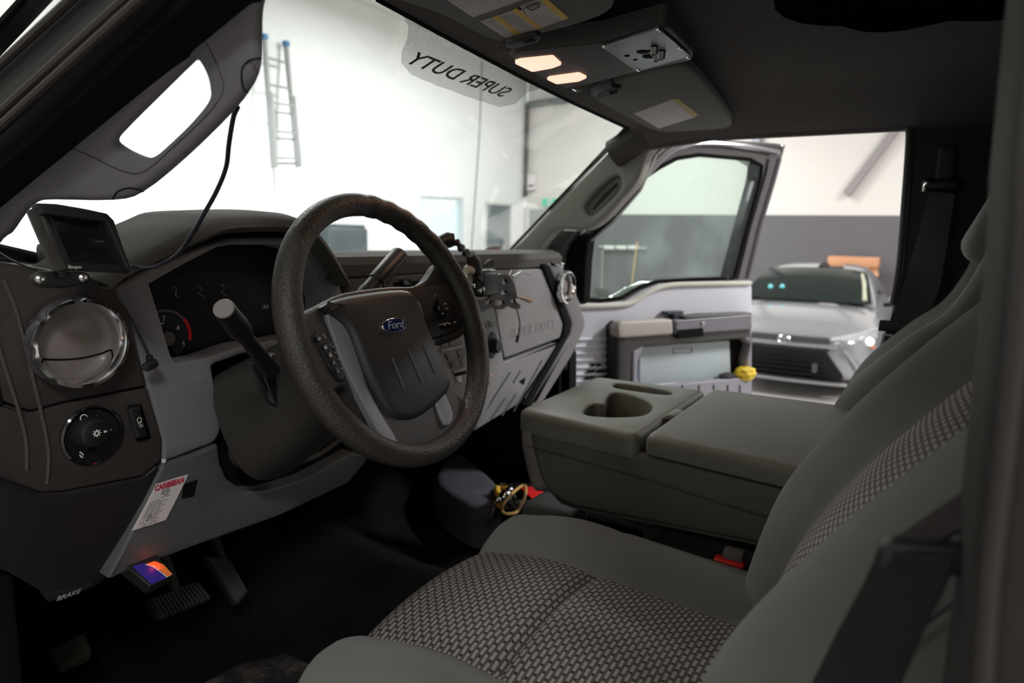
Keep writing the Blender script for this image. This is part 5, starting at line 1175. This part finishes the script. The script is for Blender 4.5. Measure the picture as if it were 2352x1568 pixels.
vis('visor_clip', [(1160, 102), (1185, 93), (1230, 82), (1243, 88), (1238, 98), (1215, 104), (1180, 114), (1165, 112)], M['darker'], v1, h=.008, th=.016, bev=.004)
vis('clip_slot', [(1200, 95), (1225, 88), (1232, 94), (1208, 101)], M['matte'], v1, h=.0085, th=.004, bev=.0005)
bm = B(); q = at(1158, 103, 'z', 1.172); tube(bm, [q, q+Vec((.004, .002, .006)), q+Vec((.006, .002, .012))], .003, 8); obj('visor_pin', bm, M['steel'], v1)
v2 = thing('sun_visor', at(1520, 230, 'z', 1.18), 'grey passenger sun visor with one small pale label', 'sun visor')
vis('visor_panel', [(1362, 226), (1372, 208), (1440, 180), (1520, 158), (1562, 152), (1590, 165), (1640, 220), (1678, 278), (1670, 294), (1600, 300), (1510, 302), (1440, 270)], visg, v2, smoothc=3)
vis('warning_label', [(1456, 261), (1546, 228), (1556, 227), (1604, 263), (1594, 270), (1513, 295)], lw, v2, h=.0006, th=.001, bev=.0001)
vis('yellow_band', [(1544, 229), (1556, 226), (1605, 264), (1592, 270)], mat('label_dull_yellow', (.45, .33, .10), .6), v2, h=.0012, th=.0008, bev=.0001)
textlines(v2, zo, (1470, 260), (1520, 288), (1560, 238), 6, .0018, 9, mat('print_pale', (.42, .38, .38), .7))
vis('visor_clip', [(1364, 222), (1378, 212), (1405, 202), (1426, 204), (1424, 214), (1400, 222), (1372, 230)], M['darker'], v2, h=.008, th=.016, bev=.004)
vis('clip_slot', [(1398, 210), (1420, 205), (1418, 214), (1402, 219)], M['matte'], v2, h=.0085, th=.004, bev=.0005)
bm = B(); tube(bm, [at(x, y, 'z', z) for x, y, z in ((1318, 204, 1.178), (1326, 208, 1.170), (1334, 206, 1.172), (1336, 196, 1.18))], .003, 8); obj('visor_pin', bm, M['steel'], v2)
oc = thing('overhead_console', at(1370, 140, 'z', 1.19), 'dark overhead console with two lit reading lamps and a bare metal plate', 'overhead console')
vis('console_shell', [(1168, 128), (1185, 118), (1380, 98), (1520, 62), (1540, 68), (1592, 124), (1590, 140), (1440, 172), (1350, 196), (1300, 204), (1240, 178)], mat('overhead_shell', (.075, .068, .064), .6, bump=800, bs=.2), oc, r=.008, th=.03)
lampm = mat('reading_lamp_lit', (.9, .8, .75), .4, emit=(1, .58, .42), es=1.25)
for k, q in enumerate(([(1182, 147), (1192, 140), (1270, 132), (1290, 150), (1268, 158), (1222, 166)], [(1256, 184), (1262, 180), (1330, 171), (1348, 180), (1330, 188), (1278, 194)])):
    o = vis('reading_lamp', q, lampm, oc, h=.004, th=.006, bev=.002, r=.004)
    u, v = zo.uv(sum(a for a, b in q)/len(q), sum(b for a, b in q)/len(q)); l = bpy.data.lights.new('reading_lamp_light', 'AREA'); l.size = .04; l.energy = .22; l.color = (1, .62, .42)
    lo = bpy.data.objects.new('reading_lamp_light', l); COL.objects.link(lo); lo.location = (u, v, 1.168)
mp_ = vis('metal_plate', [(1384, 110), (1512, 66), (1586, 130), (1462, 165)], M['dullsteel'], oc, h=.006, th=.004, bev=.001)
for x, y in ((1388, 108), (1512, 70), (1560, 112), (1580, 133), (1466, 162)):
    bm = B(); q = zo.uv(x, y, .007); lathe(bm, zo.P(q[0], q[1], .006), (0, 0, -1), [(0, .0035), (.002, .003), (.003, .001)], 14); obj('plate_screw', bm, M['chrome'], mp_)
for x, y, r_ in ((1476, 122, .009), (1492, 132, .011), (1500, 120, .008), (1440, 131, .004), (1459, 140, .003)):
    bm = B(); q = zo.uv(x, y, .008); lathe(bm, zo.P(q[0], q[1], .006), (0, 0, -1), [(0, r_), (.001, r_), (.0012, r_*.5)], 14); obj('plate_hole', bm, M['matte'], mp_)
for x, y in ((1503, 118), (1520, 128), (1508, 133)):
    bm = B(); q = zo.uv(x, y, .012); lathe(bm, zo.P(q[0], q[1], .006), (.2, .1, -1), [(0, .006), (.010, .005), (.012, .003)], 10); obj('plate_stub', bm, M['dullsteel'], mp_)
# black fuzzy cloth at the roof, upper right
cl = blob('hanging_cloth', at(2140, 10, 'x', -.28)+Vec((0, -.03, .035)), (.17, .16, .05), mat('black_fleece', (.004, .004, .004), 1.0, bump=120, bs=1.5, spec=0), 'black fuzzy cloth tucked against the roof above the driver seat', 'cloth', 11)
# ================================================================ SMALL THINGS ON AND AROUND THE DASH
mon = thing('backup_monitor', at(190, 620, 'y', -.10), 'small black display screen on a bracket at the left dash corner', 'monitor')
fm = Fr((-.73, -.105, .88), (1, -.10, 0), (0, .12, 1), (0, -1, 0))
def mpl(nm, pts, m, h=0, th=.01, bev=.001, r=.002, par=mon, holes=(), floor=None):
    q = rnd(fm.px(pts, h), r) if r else fm.px(pts, h); bm = B(); plate(bm, fm, q, [fm.px(k, h) for k in holes], thick=th, bev=bev, h=h, floor=floor); return obj(nm, bm, m, par)
mpl('monitor_case', [(96, 486), (242, 506), (298, 618), (302, 626), (150, 618), (146, 610)], M['black'], th=.018, r=.003, bev=.002)
mpl('screen', [(112, 492), (240, 512), (287, 606), (160, 600)], M['gloss'], h=.0015, th=.003, bev=.0005, r=.001)
# sun hood: top and side fins projecting toward the viewer
def fin(nm, p1, p2, ext, m=M['black'], th=.0015, bow=0):
    a, b = Vec(p1), Vec(p2); rows = []
    for k in range(9):
        t = k/8; q = a.lerp(b, t)+Vec((0, 0, bow*sin(pi*t))); rows.append([q, q+ext])
    bm = B(); loft(bm, rows); bmesh.ops.recalc_face_normals(bm, faces=bm.faces); bmesh.ops.solidify(bm, geom=bm.faces[:], thickness=th); return obj(nm, bm, m, mon, smooth=False)
mpl('hood_fin', [(62, 484), (84, 474), (112, 540), (156, 618), (122, 624)], mat('fin_grey', (.045, .042, .040), .5), h=.012, th=.004, r=.001)
mpl('hood_top', [(84, 466), (130, 468), (200, 480), (246, 490), (262, 506), (302, 620), (292, 616), (244, 508), (100, 490)], M['black'], h=.014, th=.02, r=.001)
mt = thing('monitor_bracket', at(145, 640, 'y', -.06), 'black oval screen bracket with two silver screws above the air vent', 'bracket')
mpl('bracket_base', [(78, 632), (100, 620), (200, 624), (214, 638), (204, 652), (150, 662), (100, 658)], M['black'], h=.0, th=.02, r=.006, bev=.004, par=mt)
for x, y in ((93, 641), (191, 638)):
    bm = B(); u, v = fm.uv(x, y, .002); lathe(bm, fm.P(u, v, .0), fm.n, [(0, .0050), (.003, .0045), (.0045, .002), (.0035, 0)], 16); obj('bracket_screw', bm, M['steel'], mt)
text('monitor_badge', 'Boyo', fm, *fm.uv(173, 613, .002), .0055, M['mark'], mon, w=.0006, sx=1.2)
bm = B(); tube(bm, [fm.P(*fm.uv(x, y), -.004) for x, y in ((140, 610), (146, 636))], .006, 10); obj('bracket_post', bm, M['black'], mt)
# cables
def cable(nm, pts, r, m, lab, cat='cable', par=None):
    bm = B(); tube(bm, crv([tuple(p) for p in pts], 8), r, 8); return obj(nm, bm, m, par, label=lab if par is None else None, cat=cat if par is None else None)
cb_ = mat('cable_navy', (.020, .018, .035), .4)
cable('monitor_cable', [at(x, y, 'y', d) for x, y, d in ((546, 246, -.350), (536, 270, -.335), (526, 330, -.31), (519, 385, -.28), (497, 440, -.25), (468, 492, -.22), (440, 540, -.19), (412, 580, -.15), (372, 606, -.12), (330, 614, -.105), (300, 610, -.10))], .0026, cb_, 'thin navy cable looping from the left pillar down to the screen')
pc_ = thing('charger_lead', at(330, 780, 'y', -.02), 'short black charging lead with angled plug hanging beside the cluster', 'cable')
cable('lead_wire', [at(x, y, 'y', -.022) for x, y in ((262, 640), (270, 680), (290, 712), (308, 742), (324, 776), (338, 806), (345, 828))], .0020, M['black'], '', par=pc_)
bm = B(); box(bm, at(346, 838, 'y', -.024), (.020, .010, .012), .003, Matrix.Rotation(radians(-20), 3, 'Y'), seg=3); box(bm, at(344, 826, 'y', -.024), (.008, .008, .014), .002); obj('plug', bm, M['black'], pc_)
bm = B(); tube(bm, [at(338, 842, 'y', -.024), at(328, 846, 'y', -.024)], .003, 10); obj('plug_tip', bm, M['steel'], pc_)
cable('corner_wire', [at(x, y, 'y', d) for x, y, d in ((-40, 555, -.10), (0, 582, -.08), (40, 604, -.07), (90, 622, -.07), (128, 626, -.09))], .0012, M['black'], 'hair thin black wire crossing the left dash corner below the screen')
# phone holder on a jointed arm
ph = thing('phone_holder', at(1140, 660, 'y', -.10), 'black jointed phone holder arm with open lattice cradle before the passenger dash', 'phone holder')
yp = -.10; fp = YF(yp)
def A_(x, y, d=yp): return at(x, y, 'y', d)
bm = B(); tube(bm, [A_(985, 566, -.02), A_(1010, 558, -.03), A_(1030, 551, -.04), A_(1044, 550, -.05)], [.010, .0145, .0175, .014], 16); obj('arm_grip', bm, M['black'], ph)
bm = B(); pts = [(1048, 556), (1054, 562), (1060, 570), (1064, 574), (1070, 580), (1076, 586)]; tube(bm, [A_(x, y, -.05-.008*i) for i, (x, y) in enumerate(pts)], [.009, .005, .0095, .005, .010, .006], 14); obj('ball_joint', bm, M['black'], ph)
bm = B(); tube(bm, [A_(1080, 584), A_(1088, 600), A_(1092, 618), A_(1098, 632)], [.010, .0155, .0150, .012], 16); obj('arm_clamp', bm, mat('clamp_grey', (.025, .025, .023), .5), ph)
bm = B(); lathe(bm, A_(1072, 620), (1, 0, -.12), [(0, .008), (.004, .010), (.018, .0095), (.022, .007)], 18); obj('clamp_knob', bm, mat('knob_beige', (.42, .40, .34), .5), ph)
bm = B(); tube(bm, [A_(1112, 610), A_(1120, 606), A_(1128, 603)], [.003, .006, .009], 12); obj('thumb_screw', bm, M['dark'], ph)
bm = B(); box(bm, A_(1115, 650), (.075, .03, .06), .012, seg=3); obj('cradle_body', bm, M['black'], ph)
q = fp.px([(1098, 640), (1110, 632), (1138, 634), (1152, 628), (1168, 632), (1182, 650), (1188, 680), (1184, 690), (1196, 700), (1194, 710), (1180, 708), (1168, 702), (1158, 710), (1142, 710), (1128, 706), (1112, 716), (1094, 716), (1088, 700), (1092, 686), (1110, 688), (1126, 682), (1130, 664)], .014)
hs_ = [[(1153, 642), (1163, 640), (1165, 650), (1155, 652)], [(1150, 668), (1162, 666), (1164, 674), (1152, 676)], [(1137, 690), (1156, 690), (1160, 698), (1146, 702), (1138, 698)], [(1116, 692), (1130, 690), (1128, 698), (1118, 700)], [(1174, 690), (1182, 686), (1184, 694), (1176, 696)]]
bm = B(); plate(bm, fp, crv(q, 2, True), [rnd(fp.px(k, .014), .003) for k in hs_], thick=.006, h=.014, bev=.0015); obj('cradle_lattice', bm, mat('lattice_black', (.012, .011, .011), .5), ph, ang=50)
bm = B(); tube(bm, [A_(x, y, yp-.03) for x, y in ((1178, 636), (1198, 624), (1204, 624), (1217, 628))], .0026, 10); obj('bent_pin', bm, M['dullsteel'], ph)
bm = B(); tube(bm, [A_(x, y, yp-.03) for x, y in ((1170, 632), (1176, 622), (1174, 630))], .0018, 8); obj('wire_clip', bm, M['steel'], ph)
bm = B(); tube(bm, [A_(1188, 682, yp-.03), A_(1200, 684, yp-.03), A_(1212, 688, yp-.03), A_(1219, 690, yp-.03)], [.0025, .0045, .007, .0065], 14); obj('brass_pin', bm, mat('tarnished_brass', (.30, .22, .13), .35, .6), ph)
cable('aux_lead', [A_(1184, 704), A_(1190, 722), A_(1194, 742), A_(1192, 762), A_(1188, 776)], .0016, M['black'], '', par=ph)
bm = B(); tube(bm, [A_(1190, 770), A_(1187, 786)], .0036, 10); obj('aux_plug', bm, M['black'], ph)
for x, y in ((1086, 656), (1100, 668), (1108, 664)):
    bm = B(); lathe(bm, A_(x, y, yp-.016), (0, -1, 0), [(0, .0045), (.004, .004), (.005, .002)], 12); obj('holder_bolt', bm, M['steel'], ph)
# key tag
kt = thing('key_tag', at(1127, 868, 'y', -.06), 'tiny pale pink key tag hanging beside the wheel rim', 'key tag')
bm = B(); box(bm, at(1128, 862, 'y', -.06), (.016, .003, .010), .002, Matrix.Rotation(.5, 3, 'Y')); obj('tag', bm, mat('tag_pink', (.65, .48, .46), .5), kt)
bm = B(); c_ = at(1120, 880, 'y', -.06); tube(bm, [c_+Vec((.005*cos(a), 0, .008*sin(a))) for a in [2*pi*k/14 for k in range(14)]], .0012, 6, closed=True); obj('ring', bm, mat('ring_copper', (.5, .30, .22), .4, .6), kt)
# oval decal inside the windshield corner
bm = B(); q = ws.uv(1132, 570); plate(bm, ws, circ(q[0], q[1], .050, 28, .022), thick=.0008, h=.004, bev=.0001, seg=1); dcl = obj('oval_decal', bm, mat('decal_beige', (.50, .47, .42), .6), smooth=False, label='oval beige and red decal at the foot of the windshield', cat='decal')
bm = B(); plate(bm, ws, circ(q[0]+.01, q[1], .026, 20, .008), thick=.0008, h=.0055, bev=.0001, seg=1); obj('decal_mark', bm, mat('decal_red', (.50, .10, .08), .6), dcl, smooth=False)
# service card on the knee panel
sc = thing('service_card', fn_.P(*fn_.uv(370, 1155), 0), 'white printed service card with red heading stuck on the knee panel', 'card')
cq = [(360, 1112), (410, 1096), (433, 1090), (408, 1142), (381, 1194), (304, 1219), (336, 1160)]
bm = B(); plate(bm, fn_, fn_.px(cq, .002), thick=.0015, h=.002, bev=.0002, seg=1); obj('card', bm, M['white'], sc, smooth=False)
a, b_ = fn_.uv(361, 1121, .003), fn_.uv(417, 1104, .003)
text('card_heading', 'CARIBBEAN', fn_, (a[0]+b_[0])/2, (a[1]+b_[1])/2, .0125, mat('heading_red', (.55, .02, .07), .6), sc, w=.0026, rot=math.atan2(b_[1]-a[1], b_[0]-a[0]), shear=.15, sx=.70, bold=.0003)
textlines(sc, fn_, (373, 1124), (398, 1117), (366, 1142), 4, .0026, 21, M['ink'], .0006, .7)
textlines(sc, fn_, (346, 1148), (396, 1132), (318, 1205), 11, .0026, 22, mat('print_mid', (.30, .27, .30), .7), .0006, .5)
textlines(sc, fn_, (340, 1182), (384, 1172), (322, 1214), 6, .0026, 23, mat('print_mid', (.30, .27, .30), .7), .0006, .7)
# diagnostic dongle under the panel
ob = thing('diagnostic_dongle', at(350, 1320, 'y', -.01), 'small diagnostic plug with blue and orange label and red lights under the dash', 'diagnostic plug')
zo2 = Fr(at(350, 1310, 'y', .0), (1, 0, 0), (0, .8, .6), (0, -.6, .8))
q = zo2.px([(288, 1300), (360, 1272), (398, 1320), (345, 1346)]); bm = B(); plate(bm, zo2, q, thick=.02, bev=.002); obj('plug_case', bm, M['black'], ob)
bm = B(); plate(bm, zo2, zo2.px([(304, 1300), (330, 1292), (362, 1306), (384, 1326), (348, 1341)], .0006), thick=.001, h=.0006, bev=.0001); obj('blue_label', bm, mat('label_blue_glow', (.03, .02, .30), .5, emit=(.03, .02, .30), es=.05), ob)  # faint emission brightens the printed label, which is no lamp
bm = B(); plate(bm, zo2, zo2.px([(336, 1294), (356, 1288), (376, 1296), (396, 1318), (386, 1324), (364, 1304)], .0008), thick=.001, h=.0008, bev=.0001); obj('orange_label', bm, mat('label_orange_glow', (.85, .22, .04), .5, emit=(.8, .2, .05), es=.08), ob)  # orange print also glows a little to look lit
bm = B(); tube(bm, [zo2.P(*zo2.uv(x, y, .001), .001) for x, y in ((334, 1296), (350, 1300), (368, 1312), (384, 1325))], .0008, 5); obj('white_stripe', bm, M['mark'], ob)
led = mat('red_led', (.9, .02, .01), .4, emit=(1, .03, .015), es=5)
for x, y in ((358, 1299), (365, 1304)):
    bm = B(); u, v = zo2.uv(x, y, .002); lathe(bm, zo2.P(u, v, .001), zo2.n, [(0, .0022), (.001, .0018)], 12); obj('indicator_light', bm, led, ob)
l = bpy.data.lights.new('indicator_glow', 'POINT'); l.energy = .005; l.color = (1, .05, .03); l.shadow_soft_size = .003
lo = bpy.data.objects.new('indicator_glow', l); COL.objects.link(lo); lo.location = zo2.P(*zo2.uv(356, 1294, .006), .006)
# pedals
def pedal(nm, pts, fr, m, lab, ribs=0, axis=0):
    t = thing(nm, fr.P(*fr.uv(*pts[0]), 0), lab, 'pedal'); q = fr.px(pts)
    bm = B(); plate(bm, fr, rnd(q, .01), thick=.018, bev=.004); obj('pedal_pad', bm, m, t)
    us = [Vec(p) for p in q]
    for k in range(ribs):
        t_ = (k+1)/(ribs+1); a, b = (us[0].lerp(us[1], t_), us[3].lerp(us[2], t_)) if axis == 0 else (us[0].lerp(us[3], t_), us[1].lerp(us[2], t_))
        bm = B(); tube(bm, [fr.P(*a.lerp(b, .08), .001), fr.P(*a.lerp(b, .92), .001)], .0022, 6); obj('pad_rib', bm, mat('pedal_rib', (.035, .033, .032), .6), t)
    if 'foot' in nm: return
    c = sum(us, Vec((0, 0)))/len(us); bm = B(); tube(bm, [fr.P(c.x, c.y, -.01), fr.P(c.x, c.y, -.01)+Vec((0, .10, .20))], .010, 8); obj('pedal_arm', bm, M['black'], t)
fpd = Fr((0, .22, .15), (1, 0, 0), (0, .5, .85), (0, -.85, .5))
pedal('brake_pedal', [(340, 1372), (455, 1330), (490, 1375), (370, 1425)], fpd, M['rubber'], 'wide black ribbed brake pedal below the steering column', 13)
pedal('accelerator_pedal', [(470, 1270), (530, 1282), (572, 1360), (545, 1392)], fpd, M['rubber'], 'narrow black ribbed accelerator pedal right of the brake pedal', 7, 0)
ffr = Fr((0, .12, .05), (1, 0, 0), (0, .9, .3), (0, -.3, .9))
pedal('foot_rest', [(112, 1490), (195, 1450), (212, 1498), (138, 1530)], ffr, mat('worn_brown_metal', (.07, .06, .048), .6, noise=.3, ns=60), 'worn brown parking brake pedal at the lower left', 0)
# floor mat
zm = ZF(.012); bm = B(); q = crv([(-.70, -.36), (-.16, -.36), (-.17, -.05), (-.20, .28), (-.66, .28), (-.70, -.05)], 4, True)
plate(bm, zm, q, thick=.008, bev=.003); mtt = obj('floor_mat', bm, mat('dusty_floor_mat', (.030, .027, .025), .85, bump=160, bs=1, noise=.9, ns=7), label='black dusty rubber floor mat in the driver footwell', cat='floor mat')
# stains: pale dust
m = mtt.data.materials[0]; nt = m.node_tree; N = nt.nodes; b = N['Principled BSDF']; tc = N.new('ShaderNodeTexCoord'); nz = N.new('ShaderNodeTexNoise'); nz.inputs['Scale'].default_value = 6; nz.inputs['Detail'].default_value = 8; nz.inputs['Roughness'].default_value = .75
mr = N.new('ShaderNodeMapRange'); mr.inputs[1].default_value = .50; mr.inputs[2].default_value = .75; nt.links.new(tc.outputs['Object'], nz.inputs['Vector']); nt.links.new(nz.outputs['Fac'], mr.inputs[0])
mx = N.new('ShaderNodeMix'); mx.data_type = 'RGBA'; mx.inputs['A'].default_value = (.010, .009, .009, 1); mx.inputs['B'].default_value = (.20, .17, .155, 1); nt.links.new(mr.outputs[0], mx.inputs['Factor']); nt.links.new(mx.outputs['Result'], b.inputs['Base Color'])
# tools on the far floor
zf = .13
def F_(x, y, z=zf): return at(x, y, 'z', z)
tl = thing('pliers', F_(1160, 1165), 'yellow and black handled pliers with chrome jaws on the far floor', 'pliers')
ye = mat('tool_yellow', (.85, .50, .06), .4)
bm = B(); tube(bm, crv([tuple(F_(x, y, z)) for x, y, z in ((1142, 1118, .16), (1143, 1130, .15), (1148, 1142, .145))], 4), .010, 10); obj('yellow_grip', bm, ye, tl)
bm = B(); tube(bm, crv([tuple(F_(x, y, z)) for x, y, z in ((1150, 1117, .16), (1160, 1118, .16), (1172, 1124, .155))], 4), .008, 10); obj('yellow_grip', bm, ye, tl)
bm = B(); tube(bm, crv([tuple(F_(x, y, .17)) for x, y in ((1148, 1112), (1160, 1111), (1175, 1118))], 4), .003, 8); obj('guard_loop', bm, M['dark'], tl)
bm = B(); tube(bm, [F_(1140, 1152), F_(1150, 1160)], .010, 8); obj('yellow_grip', bm, ye, tl)
bm = B()
for x, y, r_ in ((1159, 1139, .018), (1170, 1126, .013), (1160, 1130, .009), (1166, 1133, .010), (1155, 1134, .008), (1143, 1148, .010)):
    s = bmesh.ops.create_icosphere(bm, subdivisions=2, radius=r_)
    for v in s['verts']: v.co += F_(x, y, .165)
obj('chrome_socket', bm, M['chrome'], tl)
rg = thing('wire_ring', F_(1180, 1150), 'oval yellow edged coil ring standing among the floor tools', 'ring')
bm = B(); tube(bm, crv([tuple(F_(x, y, .17)) for x, y in ((1154, 1172), (1156, 1158), (1168, 1142), (1184, 1126), (1198, 1116), (1206, 1116), (1208, 1128), (1204, 1145), (1196, 1160), (1186, 1176), (1168, 1180), (1158, 1178))], 4, True), .0045, 8, closed=True); obj('ring', bm, mat('ring_tan', (.55, .36, .12), .4), rg)
bt = thing('battery_pack', F_(1175, 1165), 'black studded battery pack lying inside the ring of tools', 'battery')
bm = B(); box(bm, F_(1182, 1156, .12), (.16, .10, .05), .01, Matrix.Rotation(.9, 3, 'Z'), seg=3); obj('pack_case', bm, M['black'], bt)
bm = B(); rg_ = random.Random(3)
for k in range(14):
    s = bmesh.ops.create_icosphere(bm, subdivisions=1, radius=.006)
    p = F_(1172+rg_.uniform(-10, 22), 1156+rg_.uniform(-18, 14), .148)
    for v in s['verts']: v.co += p
obj('studs', bm, mat('stud_grey', (.10, .10, .105), .3), bt)
bm = B(); box(bm, F_(1210, 1150, .12), (.12, .10, .05), .008, Matrix.Rotation(.6, 3, 'Z')); rb_ = obj('red_box', bm, M['red'], label='bright red plastic box on the floor right of the ring', cat='box')
bm = B(); box(bm, F_(1226, 1140, .07), (.22, .16, .05), .01, Matrix.Rotation(.6, 3, 'Z')); obj('tool_case', bm, M['black'], label='flat black case under the red box on the floor', cat='case')
# pale bluish carpet hump and footwell liner on the passenger side
bm = B(); q = [(1010, 1065), (1050, 1035), (1105, 1070), (1150, 1115), (1140, 1160), (1085, 1165), (1000, 1110)]
zz = ZF(.135); plate(bm, zz, crv(zz.px(q), 3, True), thick=.12, bev=.03, seg=4); obj('tunnel_cover', bm, mat('bluish_dusty_vinyl', (.075, .075, .095), .7, noise=.4, ns=9, bump=60, bs=.5), cab)
xq = XF(.40); bm = B(); q = [(1192, 1010), (1200, 955), (1222, 935), (1250, 1010), (1275, 1120), (1250, 1130), (1222, 1128), (1205, 1080)]
plate(bm, xq, crv(xq.px(q), 3, True), thick=.10, bev=.02, seg=3); obj('seat_side_cover', bm, mat('dusty_pale_plastic', (.36, .35, .37), .6, noise=.3, ns=15), ps)
bm = rbox((.05, .06, .025), .015, 8, None, Matrix.Translation(at(1275, 1176, 'x', .12))); obj('centre_front_trim', bm, M['steelgrey'], con)
